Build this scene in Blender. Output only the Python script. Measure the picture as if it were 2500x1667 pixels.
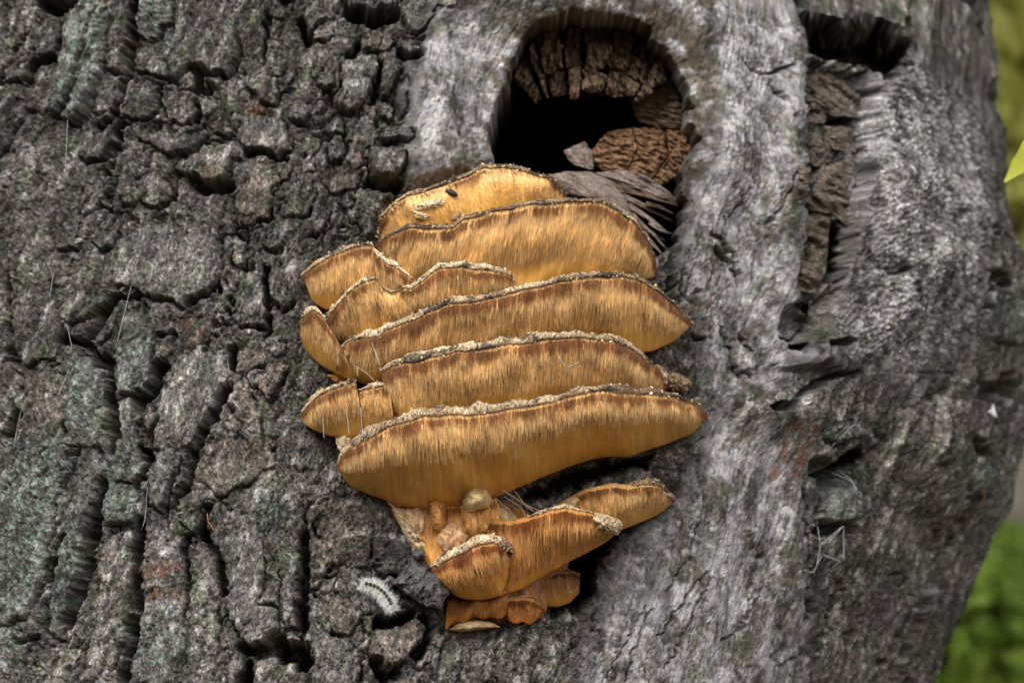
import bpy, math, random
import numpy as np

# ------------------------------------------------------------------ scene, camera, sky, sun, exposure
for o in list(bpy.data.objects):
    bpy.data.objects.remove(o)
SC = bpy.context.scene
COL = SC.collection
rad = math.radians

DIST, PITCH = 2.0, rad(12.0)                      # metres from lens to bark, lens tilted up
FWD = np.array([0.0, math.cos(PITCH), math.sin(PITCH)])
UPV = np.array([0.0, -math.sin(PITCH), math.cos(PITCH)])
CAM = np.array([0.0, -DIST * math.cos(PITCH), 1.5])
LENS = 100.0
FPX = 2500 * LENS / 36.0                          # focal length in photo pixels (photo is 2500 wide)
PX = DIST / FPX                                   # metres per photo pixel at the bark

cd = bpy.data.cameras.new("camera"); cam = bpy.data.objects.new("camera", cd); COL.objects.link(cam)
cam.location = CAM; cam.rotation_euler = (math.pi / 2 + PITCH, 0, 0)
cd.lens = LENS; cd.sensor_width = 36; cd.clip_start = 0.05; cd.clip_end = 400
cd.dof.use_dof = True; cd.dof.focus_distance = DIST - 0.045; cd.dof.aperture_fstop = 6.5
SC.camera = cam

SUN_EL, SUN_AZ = rad(33), rad(-24)                # azimuth measured from the camera side, negative = from the left
world = bpy.data.worlds.new("World"); SC.world = world; world.use_nodes = True
wn = world.node_tree.nodes; wl = world.node_tree.links; wn.clear()
sky = wn.new("ShaderNodeTexSky"); sky.sky_type = 'NISHITA'; sky.sun_disc = False
sky.sun_elevation = SUN_EL; sky.sun_rotation = math.pi + SUN_AZ
sky.air_density = 1.0; sky.dust_density = 4.0; sky.ozone_density = 1.0
hs = wn.new("ShaderNodeHueSaturation"); hs.inputs['Saturation'].default_value = 0.30   # overcast: whitish sky
bg = wn.new("ShaderNodeBackground"); bg.inputs['Strength'].default_value = 0.05
wo = wn.new("ShaderNodeOutputWorld")
wl.new(sky.outputs[0], hs.inputs['Color']); wl.new(hs.outputs[0], bg.inputs['Color']); wl.new(bg.outputs[0], wo.inputs['Surface'])

sd_ = bpy.data.lights.new("sun", 'SUN'); sun = bpy.data.objects.new("sun", sd_); COL.objects.link(sun)
sd_.energy = 1.5; sd_.angle = rad(26); sd_.color = (1.0, 0.95, 0.88)
sun.rotation_euler = (math.pi / 2 - SUN_EL, 0, SUN_AZ)
sun.location = (-2, -3, 6)

SC.view_settings.view_transform = 'Standard'; SC.view_settings.look = 'None'
SC.view_settings.exposure = 1.4; SC.view_settings.gamma = 1.0; SC.view_settings.use_curve_mapping = False
SC.cycles.use_denoising = True; SC.cycles.max_bounces = 6; SC.cycles.transparent_max_bounces = 8
SC.cycles.use_adaptive_sampling = False

# ------------------------------------------------------------------ pixel <-> place
def project(P):
    d = P - CAM
    dep = d @ FWD
    return 1250 + d[..., 0] / dep * FPX, 833.5 - (d @ UPV) / dep * FPX, dep

def ray(sx, sy):
    sx = np.asarray(sx, float); sy = np.asarray(sy, float)
    a = (sx - 1250) / FPX; b = (833.5 - sy) / FPX
    return np.stack([a, FWD[1] + b * UPV[1], FWD[2] + b * UPV[2]], -1)

def at_y(sx, sy, y):                               # point seen at a pixel where it lies at world depth y
    d = ray(sx, sy); t = (np.asarray(y) - CAM[1]) / d[..., 1]
    return CAM + d * t[..., None]

AX, RR = -0.15, 0.58                               # trunk axis and radius
AY = RR
def base_y(sx, sy):                                # depth of the plain trunk cylinder under a pixel
    d = ray(sx, sy)
    A = d[..., 0] ** 2 + d[..., 1] ** 2
    B = d[..., 0] * (CAM[0] - AX) + d[..., 1] * (CAM[1] - AY)
    Cc = (CAM[0] - AX) ** 2 + (CAM[1] - AY) ** 2 - RR ** 2
    disc = np.maximum(B * B - A * Cc, 0)
    t = (-B - np.sqrt(disc)) / A
    return CAM[1] + d[..., 1] * t

# ------------------------------------------------------------------ noise
_rs = np.random.RandomState(7)
_perm = _rs.permutation(4096)
_ang = _rs.rand(4096) * 2 * np.pi
_gx, _gy = np.cos(_ang).astype(np.float32), np.sin(_ang).astype(np.float32)
_rnd = _rs.rand(4096).astype(np.float32)
def _h(i, j, s=0):
    return _perm[(_perm[(i + 131 * s) & 4095] + j) & 4095]
def pn(x, y, seed=0):                              # gradient noise about -1..1
    x = np.asarray(x, np.float32); y = np.asarray(y, np.float32)
    xi = np.floor(x).astype(np.int64); yi = np.floor(y).astype(np.int64)
    fx = x - xi; fy = y - yi
    u = fx * fx * fx * (fx * (fx * 6 - 15) + 10); v = fy * fy * fy * (fy * (fy * 6 - 15) + 10)
    def g(i, j, dx, dy):
        k = _h(i, j, seed); return _gx[k] * dx + _gy[k] * dy
    a = g(xi, yi, fx, fy); b = g(xi + 1, yi, fx - 1, fy)
    c = g(xi, yi + 1, fx, fy - 1); d = g(xi + 1, yi + 1, fx - 1, fy - 1)
    return 1.5 * ((a + (b - a) * u) + ((c + (d - c) * u) - (a + (b - a) * u)) * v)
def fbm(x, y, seed=0, oct=4, gain=0.5):
    s = 0; a = 1; f = 1
    for k in range(oct):
        s = s + a * pn(x * f, y * f, seed + k); a *= gain; f *= 2.03
    return s
def ridged(x, y, seed=0, oct=3, gain=0.5):
    s = 0; a = 1; f = 1
    for k in range(oct):
        s = s + a * (1 - 2 * np.abs(pn(x * f, y * f, seed + k))); a *= gain; f *= 2.1
    return s
def worley(x, y, seed=0, jit=0.9, vec=False):                 # F1, F2, cell id
    xi = np.floor(x).astype(np.int64); yi = np.floor(y).astype(np.int64)
    f1 = np.full(x.shape, 9.0, np.float32); f2 = f1.copy(); cid = np.zeros(x.shape, np.int64); ox = np.zeros(x.shape, np.float32); oy = ox.copy()
    for i in (-1, 0, 1):
        for j in (-1, 0, 1):
            k = _h(xi + i, yi + j, seed)
            px_ = xi + i + 0.5 + jit * (_rnd[k] - 0.5); py_ = yi + j + 0.5 + jit * (_rnd[(k * 7 + 13) & 4095] - 0.5)
            d = np.hypot(x - px_, y - py_).astype(np.float32)
            nw = d < f1
            f2 = np.where(nw, f1, np.minimum(f2, d)); f1 = np.where(nw, d, f1)
            ox = np.where(nw, x - px_, ox); oy = np.where(nw, y - py_, oy)
            cid = np.where(nw, ((xi + i) & 1023) * 1024 + ((yi + j) & 1023), cid)
    return (f1, f2, cid, ox, oy) if vec else (f1, f2, cid)
def sstep(a, b, x):
    t = np.clip((x - a) / (b - a), 0, 1); return t * t * (3 - 2 * t)

def poly_sd(px, py, poly):                         # signed distance, positive inside
    d2 = np.full(px.shape, 1e9, np.float32); ins = np.zeros(px.shape, bool)
    n = len(poly)
    for i in range(n):
        x0, y0 = poly[i]; x1, y1 = poly[(i + 1) % n]
        ex, ey = x1 - x0, y1 - y0
        t = np.clip(((px - x0) * ex + (py - y0) * ey) / (ex * ex + ey * ey + 1e-9), 0, 1)
        d2 = np.minimum(d2, (px - x0 - t * ex) ** 2 + (py - y0 - t * ey) ** 2)
        if y0 != y1:
            c = ((y0 <= py) & (y1 > py)) | ((y1 <= py) & (y0 > py))
            xx = x0 + (py - y0) / (y1 - y0) * ex
            ins ^= c & (px < xx)
    d = np.sqrt(d2); return np.where(ins, d, -d)
def line_d(px, py, pts):
    d2 = np.full(px.shape, 1e9, np.float32)
    for (x0, y0), (x1, y1) in zip(pts[:-1], pts[1:]):
        ex, ey = x1 - x0, y1 - y0
        t = np.clip(((px - x0) * ex + (py - y0) * ey) / (ex * ex + ey * ey + 1e-9), 0, 1)
        d2 = np.minimum(d2, (px - x0 - t * ex) ** 2 + (py - y0 - t * ey) ** 2)
    return np.sqrt(d2)

# the zoomed views the outlines were read in: origin and scale -> photo pixels
VIEW = {'L1': (0, 0, 2.8), 'L2': (500, 0, 2.8), 'L3': (0, 500, 2.6133), 'L4': (0, 1060, 2.5833), 'R1': (1650, 0, 2.24),
        'R2': (1600, 600, 2.6133), 'R3': (1400, 1100, 2.1382), 'H': (1100, 0, 2.3758), 'F5': (780, 1300, 3.36),
        'F1': (680, 360, 2.6133), 'F2': (1180, 360, 2.6133), 'F3': (680, 860, 2.6133), 'F4': (1180, 860, 1.96), 'P': (0, 0, 0.9408)}
def V(view, pts):
    ox, oy, s = VIEW[view]
    return [(ox + x / s, oy + y / s) for x, y in pts]

# ------------------------------------------------------------------ materials
def new_mat(name):
    m = bpy.data.materials.new(name); m.use_nodes = True
    nt = m.node_tree; nt.nodes.clear()
    out = nt.nodes.new("ShaderNodeOutputMaterial"); p = nt.nodes.new("ShaderNodeBsdfPrincipled")
    nt.links.new(p.outputs[0], out.inputs['Surface'])
    return m, nt, p, out
def node(nt, typ, **kw):
    n = nt.nodes.new(typ)
    for k, v in kw.items():
        if k in n.inputs: n.inputs[k].default_value = v
        else: setattr(n, k, v)
    return n
def attr(nt, name):
    n = nt.nodes.new("ShaderNodeAttribute"); n.attribute_name = name; return n
def scaled(nt, vec, sc):
    n = nt.nodes.new("ShaderNodeVectorMath"); n.operation = 'MULTIPLY'; n.inputs[1].default_value = sc
    nt.links.new(vec, n.inputs[0]); return n.outputs[0]
def ramp(nt, fac, stops):
    r = nt.nodes.new("ShaderNodeValToRGB"); e = r.color_ramp.elements
    while len(e) < len(stops): e.new(0.5)
    for el, (p, c) in zip(e, stops):
        el.position = p; el.color = (c, c, c, 1) if not isinstance(c, tuple) else c + (1,)
    nt.links.new(fac, r.inputs[0]); return r.outputs[0]
def mult(nt, a, b, fac=1.0):
    m = nt.nodes.new("ShaderNodeMix"); m.data_type = 'RGBA'; m.blend_type = 'MULTIPLY'; m.inputs[0].default_value = fac if isinstance(fac, float) else 1.0
    nt.links.new(a, m.inputs[6]); nt.links.new(b, m.inputs[7])
    if not isinstance(fac, float): nt.links.new(fac, m.inputs[0])
    return m.outputs[2]
def bump(nt, height, strength, dist, normal=None):
    b = node(nt, "ShaderNodeBump", Strength=strength, Distance=dist)
    nt.links.new(height, b.inputs['Height'])
    if normal: nt.links.new(normal, b.inputs['Normal'])
    return b.outputs[0]

def col_material(name, sc1, sc2, lo, hi, b1, b2, rough=0.85, spec=0.2, sss=0.0, k2=(0.62, 1.35)):
    """colour from the 'col' pigment attribute, broken up by two noises in the 'grain' coordinates (millimetres)"""
    m, nt, p, out = new_mat(name)
    c = attr(nt, "col"); g = attr(nt, "grain")
    n1 = node(nt, "ShaderNodeTexNoise", Scale=1.0, Detail=5.0, Roughness=0.68)
    nt.links.new(scaled(nt, g.outputs['Vector'], sc1), n1.inputs['Vector'])
    n2 = node(nt, "ShaderNodeTexNoise", Scale=1.0, Detail=3.0, Roughness=0.6)
    nt.links.new(scaled(nt, g.outputs['Vector'], sc2), n2.inputs['Vector'])
    k1 = ramp(nt, n1.outputs[0], [(0.30, lo), (0.5, (lo + hi) * 0.42), (0.70, hi)])
    k2 = ramp(nt, n2.outputs[0], [(0.28, k2[0]), (0.72, k2[1])])
    sf = attr(nt, "soft"); inv = node(nt, "ShaderNodeMath", operation='SUBTRACT'); inv.inputs[0].default_value = 1.0; nt.links.new(sf.outputs['Fac'], inv.inputs[1])
    col = mult(nt, mult(nt, c.outputs['Color'], k1, inv.outputs[0]), k2)
    hh = node(nt, "ShaderNodeMath", operation='MULTIPLY'); nt.links.new(n1.outputs[0], hh.inputs[0]); nt.links.new(inv.outputs[0], hh.inputs[1])
    nt.links.new(col, p.inputs['Base Color'])
    p.inputs['Roughness'].default_value = rough; p.inputs['Specular IOR Level'].default_value = spec
    if sss:
        p.inputs['Subsurface Weight'].default_value = sss; p.inputs['Subsurface Radius'].default_value = (0.004, 0.002, 0.0008)
        p.inputs['Subsurface Scale'].default_value = 1.0
    nrm = bump(nt, hh.outputs[0], 1.0, b1); nrm = bump(nt, n2.outputs[0], 1.0, b2, nrm)
    nt.links.new(nrm, p.inputs['Normal'])
    return m
M_BARK = col_material("bark", (0.75, 0.26, 0.4), (1.5, 1.0, 1.2), 0.28, 2.1, 0.0024, 0.0012)
M_WOOD = col_material("rotten_wood", (0.9, 0.25, 0.5), (1.6, 0.9, 1.0), 0.4, 1.6, 0.0016, 0.0008)
M_FACE = col_material("tooth_flesh", (1.1, 0.10, 0.4), (0.35, 0.05, 0.2), 0.66, 1.35, 0.0009, 0.0005, 0.5, 0.3, 0.3, (0.8, 1.2))
M_TOOTH = col_material("tooth_spines", (0.6, 0.3, 0.6), (0.2, 0.2, 0.2), 0.8, 1.3, 0.0001, 0.0001, 0.55, 0.25)
M_CRUST = col_material("cap_crust", (0.6, 0.6, 0.6), (1.3, 1.3, 1.3), 0.08, 2.0, 0.0012, 0.0008, 0.85, 0.2)

def plain(name, c, rough=0.7, spec=0.2, noise=0.25, scale=60.0, trans=0.0, bumpd=0.0):
    m, nt, p, out = new_mat(name)
    tc = nt.nodes.new("ShaderNodeTexCoord")
    n = node(nt, "ShaderNodeTexNoise", Scale=scale, Detail=5.0, Roughness=0.6)
    nt.links.new(tc.outputs['Object'], n.inputs['Vector'])
    r = ramp(nt, n.outputs[0], [(0.3, tuple(x * (1 - noise) for x in c)), (0.7, tuple(min(1, x * (1 + noise)) for x in c))])
    nt.links.new(r, p.inputs['Base Color'])
    p.inputs['Roughness'].default_value = rough; p.inputs['Specular IOR Level'].default_value = spec
    if bumpd: nt.links.new(bump(nt, n.outputs[0], 1.0, bumpd), p.inputs['Normal'])
    if trans:
        t = nt.nodes.new("ShaderNodeBsdfTranslucent"); nt.links.new(r, t.inputs['Color'])
        mx = nt.nodes.new("ShaderNodeMixShader"); mx.inputs[0].default_value = trans
        nt.links.new(p.outputs[0], mx.inputs[1]); nt.links.new(t.outputs[0], mx.inputs[2]); nt.links.new(mx.outputs[0], out.inputs['Surface'])
    return m

# ------------------------------------------------------------------ mesh helpers
def mesh_obj(name, verts, quads=None, tris=None, mat=None, root=None, parent=None, col=None, grain=None, smooth=True, loc=None, soft=None):
    """one mesh object; verts are world positions; root = the Empty (or location) whose origin the mesh shares"""
    verts = np.asarray(verts, np.float32)
    L = np.array(root.location, np.float32) if root is not None else (np.asarray(loc, np.float32) if loc is not None else np.zeros(3, np.float32))
    me = bpy.data.meshes.new(name)
    me.vertices.add(len(verts)); me.vertices.foreach_set("co", (verts - L).ravel())
    q = np.zeros((0, 4), np.int32) if quads is None else np.asarray(quads, np.int32).reshape(-1, 4)
    t = np.zeros((0, 3), np.int32) if tris is None else np.asarray(tris, np.int32).reshape(-1, 3)
    me.loops.add(q.size + t.size); me.polygons.add(len(q) + len(t))
    me.loops.foreach_set("vertex_index", np.concatenate([q.ravel(), t.ravel()]))
    st = np.concatenate([np.arange(len(q)) * 4, q.size + np.arange(len(t)) * 3]).astype(np.int32)
    me.polygons.foreach_set("loop_start", st)
    me.polygons.foreach_set("use_smooth", np.full(len(st), smooth))
    if col is not None:
        c = np.ones((len(verts), 4), np.float32); c[:, :3] = np.clip(col, 0.003, 0.95)
        me.attributes.new("col", 'FLOAT_COLOR', 'POINT').data.foreach_set("color", c.ravel())
    if grain is not None:
        me.attributes.new("grain", 'FLOAT_VECTOR', 'POINT').data.foreach_set("vector", np.asarray(grain, np.float32).ravel())
    if soft is not None:
        me.attributes.new('soft', 'FLOAT', 'POINT').data.foreach_set('value', np.asarray(soft, np.float32).ravel())
    me.update(calc_edges=True)
    if mat: me.materials.append(mat)
    o = bpy.data.objects.new(name, me); COL.objects.link(o)
    if parent is not None: o.parent = parent
    elif root is not None: o.parent = root
    elif loc is not None: o.location = loc
    return o
def tag(o, label, cat, group=None):
    o["label"] = label; o["category"] = cat
    if group: o["group"] = group
    return o
def thing(name, label, cat, loc, group=None):
    o = bpy.data.objects.new(name, None); COL.objects.link(o); o.location = loc; o.empty_display_size = 0.05
    return tag(o, label, cat, group)
def grid_quads(nr, nc, wrap=False, off=0):
    i = np.arange(nr - 1)[:, None]; j = np.arange(nc if wrap else nc - 1)[None, :]
    j2 = (j + 1) % nc
    return np.stack([i * nc + j, i * nc + j2, (i + 1) * nc + j2, (i + 1) * nc + j], -1).reshape(-1, 4) + off
def resample(pts, n, smooth=2):
    p = np.asarray(pts, float)
    s = np.concatenate([[0], np.cumsum(np.linalg.norm(np.diff(p, axis=0), axis=1))]); u = np.linspace(0, s[-1], n)
    q = np.stack([np.interp(u, s, p[:, k]) for k in range(p.shape[1])], -1)
    for _ in range(smooth):
        r = q.copy(); r[1:-1] = 0.25 * q[:-2] + 0.5 * q[1:-1] + 0.25 * q[2:]; q = r
    return q
def tube(pts, r, n=6, cap=True):
    """verts, quads, tris of a round tube; r one number or one per point"""
    p = np.asarray(pts, float); m = len(p); r = np.broadcast_to(np.asarray(r, float), (m,))
    t = np.gradient(p, axis=0); t /= np.linalg.norm(t, axis=1)[:, None] + 1e-12
    ref = np.where(np.abs(t[:, 2:3]) < 0.9, np.array([[0, 0, 1.0]]), np.array([[1.0, 0, 0]]))
    a = np.cross(t, ref); a /= np.linalg.norm(a, axis=1)[:, None] + 1e-12; b = np.cross(t, a)
    th = np.arange(n) / n * 2 * np.pi
    v = p[:, None] + r[:, None, None] * (np.cos(th)[None, :, None] * a[:, None] + np.sin(th)[None, :, None] * b[:, None])
    v = v.reshape(-1, 3); q = grid_quads(m, n, True); tr = []
    if cap:
        v = np.vstack([v, p[0], p[-1]]); k = m * n
        for j in range(n):
            tr += [(k, (j + 1) % n, j), (k + 1, (m - 1) * n + j, (m - 1) * n + (j + 1) % n)]
    return v, q, np.array(tr, np.int32).reshape(-1, 3)

# ================================================================== THE TREE TRUNK (structure of the picture)
# bark plates: view, outline, height (photo px), (tilt right, tilt down), tint
PL = []
def plate(view, pts, h=22, tilt=(0, 12), tint=None, dome=8, w=11):
    PL.append((V(view, pts), h, tilt, tint, dome, w))
G_, B_, K_, R_, S_ = 'green', 'brown', 'dark', 'red', 'pale'
# upper left
plate('L1', [(0, 640), (60, 700), (190, 700), (185, 780), (90, 980), (40, 1095), (-30, 1085), (-30, 640)], 20, (25, 12))
plate('L1', [(-60, -40), (300, -40), (230, 180), (100, 340), (0, 540), (-60, 560)], 10, (0, 14))
plate('L1', [(270, 150), (320, 100), (430, 80), (420, 250), (380, 370), (250, 400), (220, 330)], 20, (0, 22))
plate('L1', [(500, -40), (640, -40), (590, 200), (560, 400), (520, 560), (490, 720), (440, 820), (390, 810), (380, 740), (410, 560), (420, 350), (440, 220), (490, 120)], 38, (0, 22), G_, 12, 16)
plate('L1', [(655, -40), (740, -40), (740, 200), (730, 380), (715, 560), (660, 680), (610, 800), (540, 870), (470, 850), (500, 760), (550, 620), (575, 450), (600, 250)], 48, (0, 34), G_, 14, 16)
plate('L1', [(750, -40), (910, -40), (900, 180), (860, 340), (830, 500), (740, 480), (748, 200)], 30, (0, 16))
plate('L1', [(180, 420), (300, 410), (410, 450), (400, 560), (370, 720), (300, 780), (180, 760), (160, 620)], 8, (0, 10))
plate('L1', [(940, -40), (1180, -40), (1190, 170), (1100, 180), (1090, 280), (1000, 290), (950, 250)], 26, (0, 10), G_)
plate('L1', [(1000, 295), (1095, 290), (1100, 420), (1160, 440), (1170, 560), (1090, 540), (1040, 515), (980, 520), (925, 500), (940, 380)], 28, (0, 18))
plate('L1', [(1190, -40), (1410, -40), (1600, 20), (1640, 200), (1630, 420), (1570, 540), (1460, 540), (1330, 480), (1270, 500), (1230, 580), (1180, 570), (1170, 300), (1200, 200)], 36, (0, 30), None, 16, 14)
plate('L1', [(1270, 515), (1370, 535), (1365, 600), (1250, 630), (1240, 585)], 20, (0, 10), B_)
plate('L1', [(860, 560), (930, 540), (900, 700), (850, 800), (800, 780), (805, 660)], 24, (0, 8))
plate('L1', [(930, 620), (1020, 560), (1110, 600), (1120, 780), (1040, 830), (920, 830), (820, 820), (870, 740)], 30, (0, 14))
plate('L1', [(1150, 620), (1290, 650), (1380, 760), (1360, 830), (1240, 860), (1160, 850), (1130, 700)], 26, (0, 14))
plate('L1', [(1370, 680), (1470, 640), (1490, 760), (1430, 820), (1390, 780)], 22, (0, 16), G_)
plate('L1', [(680, 830), (800, 810), (840, 880), (790, 1000), (720, 1090), (610, 1110), (540, 1080), (600, 960)], 30, (10, 26))
plate('L1', [(900, 865), (1020, 875), (1150, 858), (1170, 920), (1250, 960), (1400, 865), (1440, 930), (1300, 1060), (1210, 1090), (1020, 1000), (940, 950)], 32, (0, 32))
plate('L1', [(1430, 860), (1590, 780), (1600, 900), (1560, 940), (1450, 925)], 20, (0, 12))
plate('L1', [(1250, 1110), (1400, 1000), (1600, 960), (1690, 1000), (1680, 1090), (1590, 1110), (1560, 1240), (1440, 1280), (1350, 1230), (1230, 1200), (1170, 1230)], 40, (10, 40), None, 16, 14)
plate('L1', [(1640, 500), (1800, 470), (1900, 560), (1900, 700), (1780, 710), (1690, 620)], 30, (0, 10))
plate('L1', [(1700, 785), (1860, 790), (1960, 850), (2000, 1050), (1830, 1058), (1690, 1030), (1610, 960), (1640, 850)], 24, (0, 20), S_)
plate('L1', [(1690, 1085), (1840, 1075), (1990, 1115), (1960, 1200), (1880, 1300), (1860, 1480), (1640, 1560), (1600, 1400), (1680, 1250)], 18, (0, 8), B_)
plate('L1', [(790, 1140), (880, 1130), (920, 1240), (900, 1390), (840, 1420), (800, 1290)], 26, (0, 10))
plate('L1', [(680, 1290), (760, 1230), (780, 1300), (680, 1420), (590, 1490), (560, 1460)], 24, (0, 6))
plate('L1', [(950, 1230), (1060, 1190), (1170, 1250), (1190, 1360), (1120, 1420), (1010, 1420), (930, 1360)], 26, (0, 14))
# upper middle
plate('L2', [(650, 20), (850, -30), (920, 60), (870, 160), (770, 190), (700, 300), (680, 180)], 34, (0, 14))
plate('L2', [(760, 200), (880, 165), (900, 270), (830, 310), (760, 290)], 26, (0, 18), B_)
plate('L2', [(980, -40), (1320, -40), (1290, 90), (1220, 130), (1090, 100), (1000, 80)], 52, (0, 30), K_, 16, 12)
plate('L2', [(1370, -40), (1700, -40), (1680, 80), (1560, 110), (1500, 230), (1440, 270), (1370, 200), (1335, 90)], 40, (0, 20), G_, 14)
plate('L2', [(1050, 290), (1200, 210), (1290, 250), (1290, 310), (1210, 350), (1080, 360), (1040, 340)], 22, (0, 8), B_)
plate('L2', [(1300, 265), (1480, 320), (1490, 390), (1370, 400), (1315, 330)], 34, (0, 24))
plate('L2', [(730, 430), (860, 470), (880, 590), (830, 640), (760, 560), (720, 500)], 24, (0, 20), K_)
plate('L2', [(930, 480), (1020, 385), (1180, 370), (1200, 450), (1180, 560), (1130, 640), (1080, 740), (980, 780), (920, 730), (940, 600)], 36, (0, 20), S_, 14)
plate('L2', [(1220, 430), (1310, 400), (1350, 450), (1330, 530), (1280, 600), (1250, 680), (1195, 700), (1195, 540)], 42, (0, 14))
plate('L2', [(1295, 610), (1370, 545), (1390, 640), (1390, 780), (1330, 840), (1290, 740)], 44, (0, 22), K_, 16)
plate('L2', [(580, 740), (700, 700), (740, 800), (680, 860), (600, 840), (570, 800)], 36, (0, 22), S_, 14)
plate('L2', [(820, 830), (880, 760), (960, 820), (960, 905), (880, 940), (810, 920)], 28, (0, 14))
plate('L2', [(860, 955), (930, 930), (960, 1000), (950, 1100), (870, 1110), (850, 1020)], 26, (0, 14), K_)
plate('L2', [(1180, 840), (1270, 860), (1400, 900), (1420, 950), (1370, 1005), (1280, 980), (1190, 955)], 42, (0, 18), S_, 14)
plate('L2', [(1110, 985), (1200, 970), (1300, 1020), (1380, 1065), (1360, 1160), (1310, 1240), (1240, 1270), (1140, 1240), (1120, 1120)], 58, (0, 26), None, 22, 16)
plate('L2', [(930, 1350), (1040, 1340), (1040, 1420), (960, 1450), (910, 1400)], 18, (0, 16), K_)
plate('L2', [(1150, 720), (1220, 705), (1285, 760), (1285, 840), (1190, 825)], 34, (0, 8), S_)
plate('L2', [(640, 1130), (760, 1080), (760, 1200), (690, 1220)], 24, (0, 10), S_)
plate('L2', [(490, 1400), (640, 1310), (760, 1350), (720, 1480), (560, 1500)], 24, (0, 12))
plate('L2', [(985, 1000), (1080, 985), (1090, 1130), (1020, 1180), (975, 1100)], 18, (0, 8), B_)
plate('L2', [(800, 1180), (960, 1130), (1060, 1200), (1040, 1320), (900, 1330), (790, 1270)], 16, (0, 10), B_)
# middle left
plate('L3', [(750, 230), (880, 130), (1000, 90), (1160, 80), (1330, 150), (1420, 250), (1430, 440), (1400, 540), (1230, 600), (1200, 690), (1080, 620), (900, 600), (860, 540), (740, 520), (720, 430), (760, 330)], 26, (0, 36), S_, 14, 14)
plate('L3', [(370, 260), (470, 210), (600, 190), (590, 230), (500, 290), (400, 300)], 34, (0, 20))
plate('L3', [(610, 205), (700, 110), (790, 60), (780, 160), (720, 280), (650, 300), (605, 260)], 30, (0, 18))
plate('L3', [(800, 650), (880, 620), (980, 660), (990, 760), (1000, 880), (990, 1100), (970, 1200), (900, 1240), (800, 1210), (770, 1080), (730, 1000), (760, 860)], 24, (0, 40), G_, 14, 14)
plate('L3', [(400, 560), (560, 540), (715, 560), (700, 620), (590, 720), (480, 780), (400, 700)], 26, (0, 26))
plate('L3', [(1010, 830), (1130, 850), (1120, 920), (1050, 1030), (1005, 1040), (995, 900)], 26, (10, 18))
plate('L3', [(1130, 960), (1300, 940), (1460, 930), (1470, 1080), (1440, 1200), (1390, 1290), (1320, 1450), (1260, 1568), (960, 1568), (1000, 1400), (1050, 1150)], 32, (14, 14), S_, 14, 16)
plate('L3', [(1480, 1090), (1530, 1100), (1600, 1210), (1660, 1330), (1690, 1480), (1690, 1600), (1610, 1640), (1530, 1400), (1450, 1240)], 34, (0, 12), B_)
plate('L3', [(1430, 460), (1520, 415), (1670, 425), (1690, 560), (1695, 790), (1560, 790), (1480, 700), (1490, 560)], 24, (10, 12))
plate('L3', [(1680, 270), (1800, 380), (1830, 520), (1900, 620), (1800, 700), (1740, 620), (1700, 500), (1670, 380)], 28, (0, 16))
plate('L3', [(1580, 180), (1660, 150), (1790, 250), (1770, 320), (1690, 272)], 32, (0, 8), K_)
plate('L3', [(1470, 230), (1560, 210), (1580, 300), (1550, 400), (1490, 390)], 28, (0, 14))
plate('L3', [(460, 920), (560, 960), (690, 1060), (710, 1200), (700, 1560), (420, 1560), (430, 1200), (420, 1040)], 30, (10, 0), G_, 12, 16)
plate('L3', [(60, 480), (350, 480), (400, 700), (430, 860), (370, 980), (150, 1040), (100, 900), (60, 650)], 18, (0, 12))
plate('L3', [(160, 1060), (415, 1045), (425, 1200), (400, 1560), (140, 1560), (150, 1250)], 20, (0, 0), B_, 10, 16)
plate('L3', [(740, 1260), (830, 1230), (860, 1330), (860, 1640), (720, 1640)], 18, (0, 0), G_)
plate('L3', [(900, 1270), (980, 1260), (1000, 1350), (950, 1480), (910, 1400)], 16, (0, 10), B_)
plate('L3', [(1700, 820), (1830, 900), (1830, 960), (1760, 980), (1710, 930)], 28, (0, 18))
plate('L3', [(1480, 965), (1600, 900), (1690, 920), (1700, 1010), (1600, 1060), (1500, 1080)], 16, (0, 8), B_)
plate('L3', [(640, 705), (740, 645), (785, 670), (765, 760), (720, 850), (620, 920), (560, 950), (590, 840)], 26, (0, 14))
plate('L3', [(1690, 1010), (1800, 980), (1850, 1060), (1760, 1200), (1710, 1260), (1640, 1160)], 20, (0, 10), B_)
# lower left: long ridges
plate('L4', [(80, 10), (500, 10), (480, 180), (400, 400), (340, 700), (290, 1000), (200, 1180), (-40, 1220), (-40, 500), (60, 200)], 34, (22, 8), G_, 16, 24)
plate('L4', [(520, 10), (650, 10), (640, 200), (600, 420), (580, 640), (520, 900), (440, 1150), (400, 1300), (310, 1250), (330, 1020), (390, 720), (460, 400)], 34, (12, 0), G_, 12, 18)
plate('L4', [(665, 240), (750, 320), (870, 330), (890, 400), (860, 560), (700, 590), (655, 480)], 34, (0, 26), G_, 14, 14)
plate('L4', [(950, 100), (1120, 10), (1250, 10), (1150, 200), (1090, 380), (1030, 490), (940, 450), (940, 250)], 36, (0, 24), S_, 14, 14)
plate('L4', [(680, 660), (800, 600), (850, 640), (845, 900), (830, 1000), (820, 1250), (760, 1350), (680, 1600), (500, 1600), (560, 1350), (600, 1150), (620, 880)], 26, (16, 0), None, 12, 16)
plate('L4', [(890, 640), (960, 680), (1170, 640), (1180, 900), (1180, 1100), (1180, 1300), (1100, 1600), (830, 1600), (850, 1400), (890, 1150)], 32, (0, 4), S_, 14, 20)
plate('L4', [(1200, 700), (1290, 720), (1380, 830), (1420, 950), (1380, 1120), (1380, 1400), (1340, 1600), (1130, 1600), (1195, 1300), (1195, 1000)], 22, (0, 0), None, 12, 16)
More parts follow.
